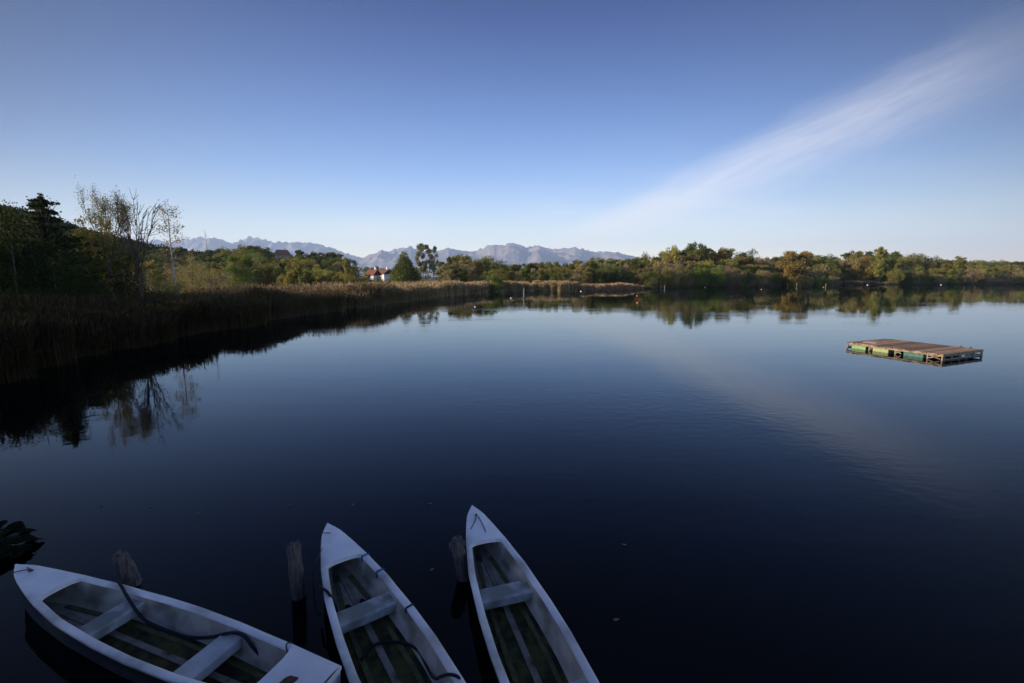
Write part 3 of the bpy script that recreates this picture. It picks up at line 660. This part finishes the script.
# ------------------------------------------------------------------ terrace the photographer stands on
ST = mat('stone', (.22, .20, .17), (.30, .28, .24), 2.5, .9, .5, 8)
m = MB(); m.box((0.5, -4.0, .35), (14, 8.6, 3.6)); qo = m.build('quay', ST); tag(qo, kind='structure')
m = MB(); m.box((0.5, -4.0, 2.2), (14.3, 8.9, .1), bev=.02); c_ = m.build('coping', ST, qo)

# ------------------------------------------------------------------ swimming raft
deckm = mat('weathered_planks', (.19, .115, .065), (.29, .185, .105), 4, .85, .3, 20, c3=(.12, .075, .05), stretch=(1, 1, 1))
t_ = deckm.node_tree; b_ = t_.nodes['Principled BSDF']; src_ = b_.inputs['Base Color'].links[0].from_socket
gg_ = nd(t_, 'ShaderNodeNewGeometry'); hs_ = nd(t_, 'ShaderNodeHueSaturation'); t_.links.new(src_, hs_.inputs['Color'])
t_.links.new(mth(t_, 'MULTIPLY_ADD', gg_.outputs['Random Per Island'], 1.0, .40), hs_.inputs['Value']); t_.links.new(hs_.outputs[0], b_.inputs['Base Color'])
railm = mat('grey_timber', (.24, .19, .13), (.13, .10, .07), 5, .85, .3, 25)
DG = mat('green_float', (.17, .28, .11), (.13, .23, .10), 6, .55, .2, 20, c3=(.30, .36, .16)); DT = mat('teal_float', (.025, .085, .075), (.035, .11, .085), 6, .5, c3=(.03, .10, .09))
steel = mat('rusty_steel', (.20, .11, .07), (.10, .08, .07), 12, .7)
c0 = np.array([20.4, 21.2]); e1 = np.array([18.9, 25.4])-c0; e2 = np.array([23.75, 22.65])-c0
L1 = np.linalg.norm(e1); L2 = np.linalg.norm(e2); ra = math.atan2(e2[1], e2[0])
raft = empty('swimming_raft', (c0[0], c0[1], 0), ra)                # local +X = short side, +Y = long side
tag(raft, 'square wooden swimming raft on green floats anchored out on the lake', 'raft')
skew = math.atan2(e1[1], e1[0])-ra
ey = np.array([math.cos(skew), math.sin(skew)])
def rl(x, y, z): return (x + ey[0]*y, ey[1]*y, z)
dm = MB(); npl = 27
for i in range(npl):                                                # planks run across the short side
    y0 = L1*i/npl+.012; y1 = L1*(i+1)/npl-.012; j = rng.uniform(-.05, .05); jz = rng.uniform(-.006, .010)
    V = [rl(-.05+j, y0, .265+jz), rl(L2+.05+j, y0, .265+jz), rl(L2+.05+j, y1, .265+jz), rl(-.05+j, y1, .265+jz)]; V += [(a, b_, z+.035) for a, b_, z in V]
    dm.add(V, [(3, 2, 1, 0), (4, 5, 6, 7), (0, 1, 5, 4), (1, 2, 6, 5), (2, 3, 7, 6), (3, 0, 4, 7)])
dm.build('deck', deckm, raft)
def bar(mb, a, b_, w=.07, h=.07):
    a = np.array(a); b_ = np.array(b_); d = b_-a; l = np.linalg.norm(d); d /= l; s_v = np.cross(d, [0, 0, 1]); s_v = s_v/np.linalg.norm(s_v) if np.linalg.norm(s_v) > .01 else np.array([1, 0, 0]); u_ = np.cross(s_v, d)
    V = [p_+s_v*sx*w/2+u_*sz*h/2 for p_ in (a, b_) for sx, sz in ((-1, -1), (1, -1), (1, 1), (-1, 1))]
    mb.add(V, [(3, 2, 1, 0), (4, 5, 6, 7), (0, 1, 5, 4), (1, 2, 6, 5), (2, 3, 7, 6), (3, 0, 4, 7)])
for nm, pairs in (('side_beam', [((0, 0), (0, L1)), ((L2, 0), (L2, L1)), ((L2/2, 0), (L2/2, L1))]), ('end_beam', [((.06, 0.02), (L2-.06, 0.02)), ((.06, L1-.02), (L2-.06, L1-.02))])):
    for a, b_ in pairs:
        m = MB(); bar(m, rl(*a, .225), rl(*b_, .225), .06, .075); m.build(nm, railm, raft)
        if a[0] != 0 or nm == 'end_beam': m = MB(); bar(m, rl(*a, .035), rl(*b_, .035), .05, .05); m.build(nm, railm, raft)
for x in (0.0, L2):
    m = MB()
    for i in range(5):
        y = (.04, .62, 2.02, 3.27, L1-.04)[i]; bar(m, rl(x, y, .20), rl(x, y, .0), .06, .06)
    m.build('frame_post', railm, raft)
m = MB()
for i in range(6):
    x = .1+(L2-.2)*i/5; bar(m, rl(x, 0.02, .20), rl(x, 0.02, .0), .05, .05)
m.build('frame_post', railm, raft)
m = MB()
for (ya, yb) in ((0.12, .58), (1.75, 2.0), (3.15, 3.3)):
    bar(m, rl(-.0, ya, .20), rl(0, yb, .05), .04, .04); bar(m, rl(.0, ya, .05), rl(0, yb, .20), .04, .04)
m.build('brace', railm, raft)
DY = mat('pale_green_float', (.26, .30, .13), (.20, .26, .12), 5, .7, .2, 20, c3=(.14, .16, .07))
for j, x in enumerate((.27, L2-.36)):
    for i, (yc, ln_, mt) in enumerate(((3.82, .74, DG), (2.72, .76, DY), (1.22, .86, DT))):
        m = MB(); cx_, cy_, cz_ = rl(x, yc, -.02); m.box((cx_, cy_, cz_), (.52, ln_, .42), skew-math.pi/2, .025)
        for yy_ in (-.3, 0, .3):
            c3_ = rl(x, yc+yy_*ln_, -.02); m.box(c3_, (.535, .035, .425), skew-math.pi/2, .008)
        m.build('float_block', mt, raft); continue
        m = MB(); th = np.linspace(0, 1, 9)
        prof_ = [(-.5, .20), (-.5, .27), (-.47, .29), (-.2, .285), (-.18, .30), (-.16, .285), (.16, .285), (.18, .30), (.2, .285), (.47, .29), (.5, .27), (.5, .20)]
        c = np.array(rl(x, yc, -.05)); e3 = np.array([ey[0], ey[1], 0])
        m.tube([c+e3*ln_*p_[0]*1.0001*(1+.0005*k) for k, p_ in enumerate(prof_)], [p_[1] for p_ in prof_], 18)
        m.build('drum', mt, raft)
m = MB(); hk = [rl(L2+.05, .55+.0, .30)]
for y in (.5, .9):
    m.tube([rl(L2-.25, y, .30), rl(L2+.05, y, .36), rl(L2+.14, y, .28), rl(L2+.15, y, -.25)], .02, 8)
for z in (.12, -.1): m.tube([rl(L2+.15, .5, z), rl(L2+.15, .9, z)], .018, 8)
m.build('ladder', steel, raft)
m = MB(); m.box(rl(1.1, L1*.86, .315), (.9, .6, .02), .3, .005); pd = m.build('repair_board', mat('new_board', (.42, .30, .21), (.36, .25, .17), 5, .8), raft)

# ------------------------------------------------------------------ rowing boats
GRP = mat('white_gelcoat', (.93, .83, .745), (.83, .735, .66), 3.2, .42, .12, 60, spec=.4, c3=(.44, .38, .31), c3r=(.50, .72), detail=9)
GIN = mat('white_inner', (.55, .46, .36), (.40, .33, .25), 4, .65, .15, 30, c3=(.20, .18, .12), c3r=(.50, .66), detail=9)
GIN2 = mat('thwart_grey', (.58, .53, .49), (.46, .42, .38), 5, .6, .15, 30, c3=(.22, .21, .17), c3r=(.52, .68), detail=9)
MOSS = mat('mossy_floor', (.038, .034, .015), (.085, .080, .020), 7, .95, .6, 40, c3=(.020, .020, .014), c3r=(.5, .6))
SLAT = mat('floor_slat_wood', (.29, .245, .19), (.19, .16, .12), 9, .9, .4, 50, c3=(.06, .06, .03))
GREYF = mat('bow_boards', (.34, .30, .25), (.22, .19, .155), 6, .9, .3, 40, c3=(.08, .075, .06))
HULLD = mat('dark_hull_paint', (.030, .034, .045), (.045, .046, .050), 3, .6, .2, 40, c3=(.07, .07, .05)); SLATM = mat('mossy_slat', (.13, .125, .05), (.08, .08, .03), 9, .95, .5, 50, c3=(.13, .12, .09))
ROPE = mat('black_rope', (.012, .013, .016), (.02, .02, .024), 60, .8, .5, 200); CORD = mat('grey_cord', (.10, .09, .08), (.06, .055, .05), 60, .9)
BLUE = mat('blue_cord', (.03, .06, .25), (.04, .08, .30), 30, .8); RUST = mat('rust', (.16, .07, .03), (.08, .04, .02), 30, .9, .5, 60); FE = mat('dull_metal', (.12, .12, .13), (.08, .07, .07), 30, .5)
BS = np.array([0, .04, .12, .23, .5, .85, 1.4, 2.1, 2.6, 3.2, 3.9, 4.3, 4.55]); BW = np.array([0.010, .035, .080, .130, .20, .278, .365, .415, .43, .415, .36, .315, .285])
LEN = 4.55
def hb(s): return float(np.interp(s, BS, BW))
def zs(s): return .335 + .125*max(0, 1-s/1.9)**2 + .045*max(0, (s-2.8)/1.75)**2
def inner(s, z):                            # inner half-width at height z
    b_ = hb(s)-.078; f = np.clip((zs(s)-z)/(zs(s)-.05), 0, 1); return max(.01, b_-f*(.015+.07*hb(s)))
def rowboat(label, tip, ang, extra):
    root = empty('rowing_boat', (tip[0], tip[1], 0), ang); tag(root, label, 'rowing boat', 'white rowing boats moored in the foreground')
    st = np.concatenate([[0, .02, .05, .09, .14, .2], np.arange(.3, 4.5, .1), [LEN]])
    rings = []
    for s in st:
        b_ = hb(s); z = zs(s); k = min(1, s/.6); rk = .10*(1-k)   # stem rake
        half = [(0, -.13*k-.02), (.55*b_, -.12*k-.01), (.80*b_, .02), (.90*b_, .14), (b_-.018, z-.045), (b_, z-.042), (b_+.002, z-.012), (b_-.008, z-.001), (b_-.03, z), (max(.004, b_-.066), z-.001), (max(.003, b_-.076), z-.010), (max(.002, b_-.080), z-.03)]
        for zz in (.22, .12, .05): half.append((inner(s, zz) if b_ > .1 else .002, zz))
        half.append((max(.001, (inner(s, .05)-.03) if b_ > .1 else .001), .035)); half.append((0, .035))
        rings.append([(s + rk*max(0, (z-zz))/z*1.0, yy, zz) for yy, zz in half])
    m = MB(); n = len(rings[0])
    for sgn in (1, -1):
        V = [(x, y*sgn, z) for r in rings for x, y, z in r]
        Fc = []
        for i in range(len(rings)-1):
            for j in range(n-1):
                q_ = (i*n+j, i*n+j+1, (i+1)*n+j+1, (i+1)*n+j); Fc.append(q_ if sgn < 0 else q_[::-1])
        m.add(V, Fc, True)
        e = [(LEN, y*sgn, z) for x, y, z in rings[-1][:8]]; m.add(e+[(LEN, 0, zs(LEN)-.002)], [tuple(range(9)) if sgn > 0 else tuple(range(8, -1, -1))])
    hull = m.build('hull', GRP, root)
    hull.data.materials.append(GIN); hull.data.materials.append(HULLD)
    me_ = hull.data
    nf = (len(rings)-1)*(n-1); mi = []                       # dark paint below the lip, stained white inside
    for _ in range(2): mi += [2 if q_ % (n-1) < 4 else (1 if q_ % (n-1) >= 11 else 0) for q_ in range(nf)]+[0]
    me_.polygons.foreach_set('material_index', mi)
    # decks: crowned plates, concave cockpit edge
    def deck(name, s0, s1, fn, curve, aft):
        ns, nw = 16, 13; G = np.zeros((ns, nw, 3)); m_ = MB()
        for j in range(nw):
            y_ = -1+2*j/(nw-1)
            se = s1+curve*abs(y_)**7.0 if aft else s1
            sb = s0 if aft else s0-curve*abs(y_)**3.0
            for i in range(ns):
                s = sb+(se-sb)*i/(ns-1); w_ = max(.004, hb(s)-.012); G[i, j] = (s, y_*w_, zs(s)+.004+.020*(1-y_*y_)*min(1, hb(s)/.2))
        V = G.reshape(-1, 3); Fc = [(i*nw+j, (i+1)*nw+j, (i+1)*nw+j+1, i*nw+j+1) for i in range(ns-1) for j in range(nw-1)]
        m_.add(V, Fc, True)
        row = G[-1] if aft else G[0]; lo = row.copy(); lo[:, 2] -= .05; lo[:, 0] += (-.006 if aft else .006)
        Fc = [(j, j+1, nw+j+1, nw+j) if not aft else (j+1, j, nw+j, nw+j+1) for j in range(nw-1)]
        lo[:, 1] *= .93
        m_.add(np.concatenate([row, lo]), [f[::-1] for f in Fc])
        und = G.copy(); und[..., 2] -= .05; und[..., 1] *= .93
        m_.add(und.reshape(-1, 3), [(i*nw+j+1, (i+1)*nw+j+1, (i+1)*nw+j, i*nw+j) for i in range(ns-1) for j in range(nw-1)], True)
        return m_.build(name, fn, root)
    fd = deck('foredeck', .0, .855, GRP, .10, True)
    deck('stern_deck', 4.0, LEN, GRP, .08, False)
    for s0 in (1.60, 3.06):                 # thwarts with a deep apron
        m = MB(); w0, w1 = inner(s0, .27)+.004, inner(s0+.235, .27)+.004; zt = .262; V = []
        for s, w_ in ((s0, w0), (s0+.012, w0), (s0+.222, w1), (s0+.235, w1)):
            zz = zt-.012 if s in (s0, s0+.235) else zt
            V += [(s, -w_, zz), (s, w_, zz)]
        V += [(s0+.235, -inner(s0+.235, .16)-.004, .16), (s0+.235, inner(s0+.235, .16)+.004, .16), (s0, -inner(s0, .16)-.004, .16), (s0, inner(s0, .16)+.004, .16)]
        m.add(V, [(0, 2, 3, 1), (2, 4, 5, 3), (4, 6, 7, 5), (6, 8, 9, 7), (8, 10, 11, 9), (10, 0, 1, 11)])
        m.build('thwart', GIN2, root)
    def panel(name, s0, s1, mt, inset=.006, z=.042):
        m = MB(); ss = np.linspace(s0, s1, 14); V = []
        for s in ss: w_ = max(.02, inner(s, .05)-inset); V += [(s, -w_, z), (s, w_, z)]
        m.add(V, [(2*i, 2*i+2, 2*i+3, 2*i+1) for i in range(13)]); m.build(name, mt, root)
    panel('bow_floor', .35, 1.60, GREYF if extra != 3 else GREYF); panel('floor', 1.60, 4.1, MOSS)
    for yo, w_, s0, s1 in ((0, .034, .55, 3.95), (-.70, .026, .75, 3.9), (.70, .026, .75, 3.9)):
        m = MB(); ss = np.linspace(s0, s1, 24); V = []
        for s in ss:
            yc = yo*(inner(s, .05)-.02) if yo else 0
            V += [(s, yc-w_, .046), (s, yc-w_, .060), (s, yc+w_, .060), (s, yc+w_, .046)]
        Fc = [(4*i+a, 4*i+4+a, 4*i+5+a, 4*i+1+a) for i in range(23) for a in range(3)] + [(0, 1, 2, 3), (95, 94, 93, 92)]
        m.add(V, Fc); m.build('floor_slat', SLATM if yo else SLAT, root)
    return root

b1 = rowboat('white rowing boat lying nearly sideways, leftmost, with rusty stain on its stern deck', (-6.01, 5.08), R(-20.1), 1); b1.scale = (1.02, .88, 1)
b2 = rowboat('middle white rowing boat with blue ties knotted round its gunwale', (-2.61, 6.01), R(-55), 2)
b3 = rowboat('rightmost white rowing boat with a bright mossy floor and forked bow cord', (-.61, 6.52), R(-72), 3)
def toloc(root, p):
    d = np.array(p, float)-np.array(root.location); a = -root.rotation_euler[2]
    return (d[0]*math.cos(a)-d[1]*math.sin(a), d[0]*math.sin(a)+d[1]*math.cos(a), d[2])
def curve(pts, n=8):                        # Catmull-Rom through the points
    P = [np.array(p, float) for p in pts]; P = [2*P[0]-P[1]]+P+[2*P[-1]-P[-2]]; out = []
    for i in range(1, len(P)-2):
        for k in range(n):
            t_ = k/n; out.append(.5*((2*P[i])+(-P[i-1]+P[i+1])*t_+(2*P[i-1]-5*P[i]+4*P[i+1]-P[i+2])*t_**2+(-P[i-1]+3*P[i]-3*P[i+1]+P[i+2])*t_**3))
    out.append(P[-2]); return out
# boat fittings
m = MB(); z = zs(.3)+.03
m.box((.30, 0, z), (.05, .04, .02), 0, .004); m.tube([(.24, 0, z+.02), (.36, 0, z+.02)], .008, 6); m.build('cleat', FE, b1)
m = MB(); m.tube(curve([(.30, 0.0, z+.012), (.22, -.04, z+.005), (.16, -.115, zs(.16)+.012)]), .006, 5); m.build('bow_cord', CORD, b1)
m = MB(); g = np.random.default_rng(5)
c_ = (4.24, -.08); th = np.linspace(0, 2*math.pi, 22, endpoint=False); rad = .062*(1+.12*np.sin(th*3)+.05*g.normal(size=22))
V = [(c_[0]+r_*math.cos(t_)*.9+.5*r_*math.sin(t_), c_[1]+1.5*r_*math.sin(t_), zs(4.24)+.0255+.002) for r_, t_ in zip(rad, th)]; m.add(V, [tuple(range(22))]); m.build('rust_patch', RUST, b1)
m = MB(); m.tube(curve([(4.40, -.10, .405), (4.42, -.07, .425), (4.45, -.10, .43), (4.43, -.14, .40), (4.40, -.10, .405)]), .009, 6); m.box((4.38, -.16, .415), (.06, .05, .03), .4, .006); m.build('padlock', FE, b1)
m = MB(); m.tube(curve([(3.92, .34, .37), (3.90, .31, .385), (3.92, .27, .37), (3.95, .275, .25)]), .008, 6); m.build('cord_loop', CORD, b1)
m = MB(); m.tube(curve([(.28, -.02, zs(.28)+.028), (.25, -.06, zs(.25)+.03), (.2, -.13, zs(.2)+.02)]), .005, 5); m.build('bow_cord', CORD, b2)
for s, d in ((.9, 1), (1.28, 1), (2.05, .6)):
    w_ = hb(s); m = MB(); zz = zs(s)
    m.tube(curve([(s, w_+.008, zz-.05), (s+.01, w_+.01, zz+.002), (s+.02, w_-.04, zz+.009), (s+.02, w_-.085, zz+.0), (s+.03, w_-.09, zz-.05*d-.02)]), .0095, 6); m.build('blue_tie', BLUE if d == 1 else ROPE, b2)
for y_ in (-.10, .07):
    m = MB(); th = np.linspace(0, 2*math.pi, 18, endpoint=False)
    m.add([(1.38+.105*math.cos(t_), y_+.042*math.sin(t_)+.0, .063) for t_ in th], [tuple(range(18))]); m.build('drain_hole', mat('dark_hole', (.01, .01, .01)), b2)
z = zs(.3)+.03
m = MB(); m.box((.27, 0, z-.004), (.04, .03, .018), 0, .004); m.build('cleat', FE, b3)
m = MB(); m.tube(curve([(.27, 0.0, z+.008), (.42, -.06, zs(.42)+.025), (.56, -.15, zs(.56)+.018)]), .006, 5); m.tube(curve([(.27, 0, z+.008), (.45, .03, zs(.45)+.03), (.66, .035, zs(.66)+.026), (.83, .03, zs(.8)-.02)]), .006, 5); m.build('bow_cord', CORD, b3)

# ropes lying in the boats
def wpt(u, v, z): p_ = bp(u, v, z); return p_
m = MB(); sc = .3418
pts = [wpt(X*sc, 490+Yv*sc, z) for X, Yv, z in ((340, 258, .30), (345, 266, .37), (352, 276, .385), (360, 290, .38), (372, 312, .34), (385, 332, .29), (402, 357, .24), (430, 385, .16), (500, 415, .10), (560, 432, .10), (620, 430, .16), (662, 420, .30), (695, 419, .31), (718, 432, .30), (738, 458, .24), (762, 484, .14), (790, 508, .08))]
m.tube(curve(pts), .0165, 8); tag(m.build('rope', ROPE), 'thick black rope lying in the leftmost boat over its second thwart', 'rope')
m = MB()
def w2(X, Yv, z): return wpt(280+X*.2825, 490+Yv*.2825, z)
pts = [w2(*q_) for q_ in ((138, 342, .28), (145, 347, .37), (165, 358, .375), (182, 380, .33), (196, 410, .22), (205, 445, .13), (212, 478, .08))]
m.tube(curve(pts), .015, 8); tag(m.build('rope', ROPE), 'short black rope hanging over the left gunwale of the middle boat', 'rope')
m = MB(); pts = [w2(*q_) for q_ in ((290, 600, .085), (310, 565, .085), (350, 543, .085), (400, 537, .08), (450, 545, .08), (490, 570, .08), (515, 615, .08), (535, 655, .12), (553, 668, .30), (570, 660, .36), (600, 653, .37), (628, 660, .365), (640, 675, .30))]
m.tube(curve(pts), .014, 8); tag(m.build('rope', ROPE), 'black rope curled on the floor of the middle boat and over its right gunwale', 'rope')

# mooring posts
PW = mat('rotten_wood', (.19, .15, .115), (.09, .07, .055), 6, .95, .9, 30, stretch=(6, 6, .8), c3=(.20, .17, .14), c3r=(.56, .68)); WIRE = mat('pale_wire', (.17, .155, .14), (.12, .11, .10), 30, .6)
def post(label, base, top, r, wire, seed):
    root = empty('mooring_post', (base[0], base[1], 0)); tag(root, label, 'mooring post', 'mooring posts among the boats')
    g = np.random.default_rng(seed); dx_, dy_, h = top[0]-base[0], top[1]-base[1], top[2]; n, rings = 22, 16; V = []
    off = 1+.10*g.normal(size=n); off = (off+np.roll(off, 1))/2
    for i in range(rings):
        f = -1+(2.0)*i/(rings-1); f = max(f, -1)
        t_ = (i/(rings-1))*1.9-.9; zz = t_*h/1.0
        for k in range(n):
            a = 2*math.pi*k/n; rr_ = r*off[k]*(1+.04*g.normal())*(1-.06*max(0, t_)); z2 = zz
            if i >= rings-2: z2 += (.045*math.sin(a*2+seed)+.02*g.normal())
            V.append((dx_*t_+rr_*math.cos(a), dy_*t_+rr_*math.sin(a), z2))
    Fc = [(i*n+k, i*n+(k+1) % n, (i+1)*n+(k+1) % n, (i+1)*n+k) for i in range(rings-1) for k in range(n)]
    V.append((dx_, dy_, h*.93)); Fc += [((rings-1)*n+k, (rings-1)*n+(k+1) % n, len(V)-1) for k in range(n)]
    m = MB(); m.add(V, Fc); m.build('post', PW, root)
    if wire:
        m = MB()
        for j in range(3):
            th = np.linspace(0, 6.28, 24); m.tube([(dx_+(r*1.08+.006*math.sin(5*t_+j))*math.cos(t_), dy_+(r*1.08+.006*math.sin(4*t_))*math.sin(t_), h-.03-.02*j+.02*math.sin(t_*2+j)) for t_ in th], .0025, 4)
        m.tube(curve([(dx_-r, dy_, h-.02), (dx_-.03, dy_-.02, h+.05), (dx_+.02, dy_, h+.02), (dx_+.05, dy_+.02, h+.055), (dx_+r, dy_, h-.03)]), .004, 4)
        m.build('wire', WIRE, root)
post('dark rotten post behind the side of the leftmost boat', (-4.88, 5.36), (-4.98, 5.36, .38), .10, False, 3)
post('grey weathered post standing alone left of the middle boat', (-2.63, 5.12), (-2.65, 5.12, .68), .075, True, 4)
post('leaning brown post touching the left side of the rightmost boat', (-.62, 5.48), (-.72, 5.50, .50), .092, True, 5)
m = MB(); m.tube(curve([toloc(b2, wpt(*q_)) for q_ in ((322.5, 548, .45), (317, 560, .38), (313, 570, .28), (313, 582, .10), (314, 590, -.02))]), .005, 5); m.build('bow_cord', CORD, b2)

# big-leaved plant at the left edge, by the bow of the leftmost boat
g = np.random.default_rng(21); root = empty('leafy_plant', (-7.85, 6.0, 0)); tag(root, 'dark broad leaved plant at the water edge beyond the leftmost bow', 'plant')
V = []; Fc = []; mb = MB(); stm = MB()
for i in range(130):
    a = g.uniform(0, 6.28); q_ = g.uniform(0, 1)**.5; c = np.array([q_*.92*math.cos(a), q_*.55*math.sin(a), .30*(1-q_*q_)+.06+g.uniform(0, .05)])
    rr_ = g.uniform(.065, .12); tilt = g.normal(0, .25, 2); pts = []
    for k in range(11):
        t_ = 2*math.pi*k/11; r2 = rr_*(1-.35*(k == 0))*(1+.05*g.normal()); px, py = r2*math.cos(t_), r2*math.sin(t_); pts.append(c+np.array([px, py, px*tilt[0]+py*tilt[1]-.25*r2*r2/rr_]))
    mb.add([c+[0, 0, .015]]+pts, [(0, 1+k, 1+(k+1) % 11) for k in range(11)], True)
    stm.tube([(c[0]*.3, c[1]*.3, -.1), (c[0]*.7, c[1]*.7, c[2]*.6), tuple(c-[0, 0, .01])], .006, 4)
mb.build('leaf_cluster', mat('broad_leaf', (.006, .010, .004), (.010, .014, .006), 5, .95, spec=.05), root); stm.build('stem', mat('plant_stem', (.04, .05, .02)), root)

# buoys, stakes and floating leaves
BW_ = mat('white_buoy', (.75, .73, .68), rough=.4); BO = mat('orange_buoy', (.75, .16, .03), rough=.4); SK = mat('pale_stake', (.42, .38, .30), (.34, .3, .24), 3, .8)
def buoy(label, u, v, r, mt):
    p_ = bp(u, v, 0); root = empty('buoy', p_); tag(root, label, 'buoy'); m = MB()
    k = [(-.5, .35), (-.25, .85), (.1, 1.0), (.5, .85), (.85, .45), (.98, .12)]
    m.tube([(0, 0, r*a) for a, _ in k], [r*b_ for _, b_ in k], 12); m.build('float_body', mt, root)
    m = MB(); m.tube([(0, 0, r*.95), (0, 0, r*1.25)], r*.13, 6); m.build('ring', FE, root)
for lab, u, v, r, mt in (('white buoy nearest the reed point in the centre', 511, 298.3, .20, BW_), ('white buoy in front of the dark bush at the far reed edge', 581, 291.5, .27, BW_),
                         ('upper orange buoy of the pair left of the tall domed tree', 637, 296, .22, BO), ('lower orange buoy of the pair left of the tall domed tree', 637.4, 303, .20, BO),
                         ('white buoy below the tall domed dark tree', 705, 287.5, .28, BW_), ('small orange buoy left of the orange autumn tree', 761.5, 289.5, .26, BO),
                         ('orange buoy right of the orange autumn tree', 823.5, 287.3, .30, BO), ('white buoy in front of the little grassy bank', 867.5, 285.2, .38, BW_),
                         ('white buoy towards the far right shore', 941, 285.0, .36, BW_), ('low white float close to the reed point shore', 475, 307, .15, BW_)):
    buoy(lab, u, v, r*.78, mt)
def stake(label, u, v, h, r=.05, Y=None):
    p_ = bp(u, v, 0); m = MB(); m.tube([(0, 0, -.6), (0, 0, h*.5), (.03, 0, h)], [r, r, r*.8], 7); o = m.build('stake', SK); o.location = tuple(p_); tag(o, label, 'stake')
stake('pale stake standing in the bay water near the reed point', 523.8, 297.5, 1.8, .06)
stake('pale stake at the shore below the pale yellowish tree', 664.5, 288.8, 1.3, .06)
stake('grey stake left of the one below the pale yellowish tree', 661, 288.6, 1.4, .05)
stake('pale stake in front of the orange autumn tree', 796.5, 286.6, 1.6, .07)
stake('short pale stake just left of the one before the orange tree', 787.5, 286.6, 1.3, .06)
stake('pale stake beside the orange buoy on the right', 825.6, 286.9, 1.4, .07)
lm = mat('fallen_leaf', (.14, .10, .04), (.20, .14, .06), 20, .8)
me_l = bpy.data.meshes.new('floating_leaf'); me_l.from_pydata([(-.04, 0, 0), (-.015, .022, .004), (.02, .018, .003), (.045, 0, .006), (.02, -.018, .002), (-.015, -.022, .004)], [], [(0, 5, 4, 3, 2, 1)]); me_l.materials.append(lm)
for (u, v) in ((101, 506), (151, 507), (198, 514), (290, 506), (353, 505), (430, 504), (432, 570), (624, 545), (616, 620)):
    o = bpy.data.objects.new('floating_leaf', me_l); C.objects.link(o); p_ = bp(u, v, 0); o.location = (p_[0], p_[1], .004); o.rotation_euler = (0, 0, rng.uniform(0, 6.28))
    tag(o, 'tiny fallen leaf floating on the dark near water', 'leaf', 'fallen leaves on the near water')

# ------------------------------------------------------------------ labels: what sets look-alike trees apart
MARKS = [(-50, 150, 'left of the thin birch'), (150, 205, 'between the birch and the bare spire'), (205, 244, 'by the bright round tree'), (244, 283, 'left of the hill house'), (283, 330, 'right of the hill house'), (330, 400, 'by the red roofed house'),
         (400, 470, 'right of the poplar pair'), (470, 520, 'behind the reed point'), (520, 580, 'behind the thin bay stake'), (580, 650, 'behind the orange buoy pair'), (650, 700, 'by the tall dark dome'), (700, 750, 'right of the dark dome'),
         (750, 797, 'left of the orange tree'), (797, 845, 'right of the orange tree'), (845, 900, 'above the grassy bank'), (900, 961, 'left of the lone far tree'), (961, 1200, 'right of the lone far tree')]
ORD = ['first', 'second', 'third', 'fourth', 'fifth', 'sixth', 'seventh', 'eighth', 'ninth', 'tenth', 'eleventh', 'twelfth', 'thirteenth', 'fourteenth', 'fifteenth', 'sixteenth', 'seventeenth', 'eighteenth', 'nineteenth']
COL = dict(leaf_shaded='shaded green', leaf_dark='dark green', leaf_olive='olive', leaf_green='fresh green', leaf_yellow='yellowish', leaf_autumn='rusty', leaf_tan='tan', leaf_silver='silvery')
todo = {}
for o in [o for o in C.objects if o.parent is None and o.get('group') in ('trees on the wooded slope', 'trees behind the centre reed shore', 'trees along the right shore', 'bushes along the right shore', 'dark thicket trees on the left bank', 'scrub bushes behind the left reeds', 'trees on the near left bank')]:
    x, y, z = o.location; u = 512+F*x/max(.1, y*math.cos(PITCH)+(EYE-z)*math.sin(PITCH)); gn = o['group']
    if gn == 'trees on the near left bank' or y < 5: base_ = 'unseen dense dark tree on the near left bank beside the moorings'; u = y
    elif gn.startswith('dark thicket'): base_ = 'low crowned tree in the dark left thicket'
    else:
        cr_ = [c for c in o.children if c.name.startswith('crown')][0]; c = COL[cr_.material_slots[0].material.name.split('.')[0]]
        wh = [m_ for a_, b_, m_ in MARKS if a_ <= u < b_] or ['at the far edge']
        rowd = y - (shoreY(u) if u > 430 else 100)
        if gn.startswith('scrub'): base_ = c+' scrub bush '+wh[0]
        elif 'bushes' in gn: base_ = c+' low waterside bush '+wh[0]
        elif 'slope' in gn: base_ = c+(' lower' if y < 150 else ' middle' if y < 205 else ' upper')+' slope tree '+wh[0]
        else: base_ = c+(' front' if rowd < 28 else ' middle' if rowd < 48 else ' back')+' row tree '+wh[0]
    todo.setdefault(base_, []).append((u, o))
for base_, L_ in todo.items():
    L_.sort(key=lambda q_: q_[0])
    for k, (u, o) in enumerate(L_):
        o['label'] = base_ if len(L_) == 1 else base_+', '+ORD[k]+(' from the near end' if 'moorings' in base_ else ' from left')

# ------------------------------------------------------------------ haze: the air up to the mountains
hm = bpy.data.materials.new('air'); hm.use_nodes = True; t = hm.node_tree; t.nodes.clear()
pv = nd(t, 'ShaderNodeVolumePrincipled'); pv.inputs['Color'].default_value = (.50, .68, 1.0, 1); pv.inputs['Density'].default_value = 5.2e-5; pv.inputs['Anisotropy'].default_value = .1
oo = nd(t, 'ShaderNodeOutputMaterial'); t.links.new(pv.outputs[0], oo.inputs['Volume'])
m = MB(); m.box((0, 0, 695), (36600, 36600, 1396)); hz = m.build('haze', hm); tag(hz, 'thin blue air over the whole valley', 'haze', kind='stuff')
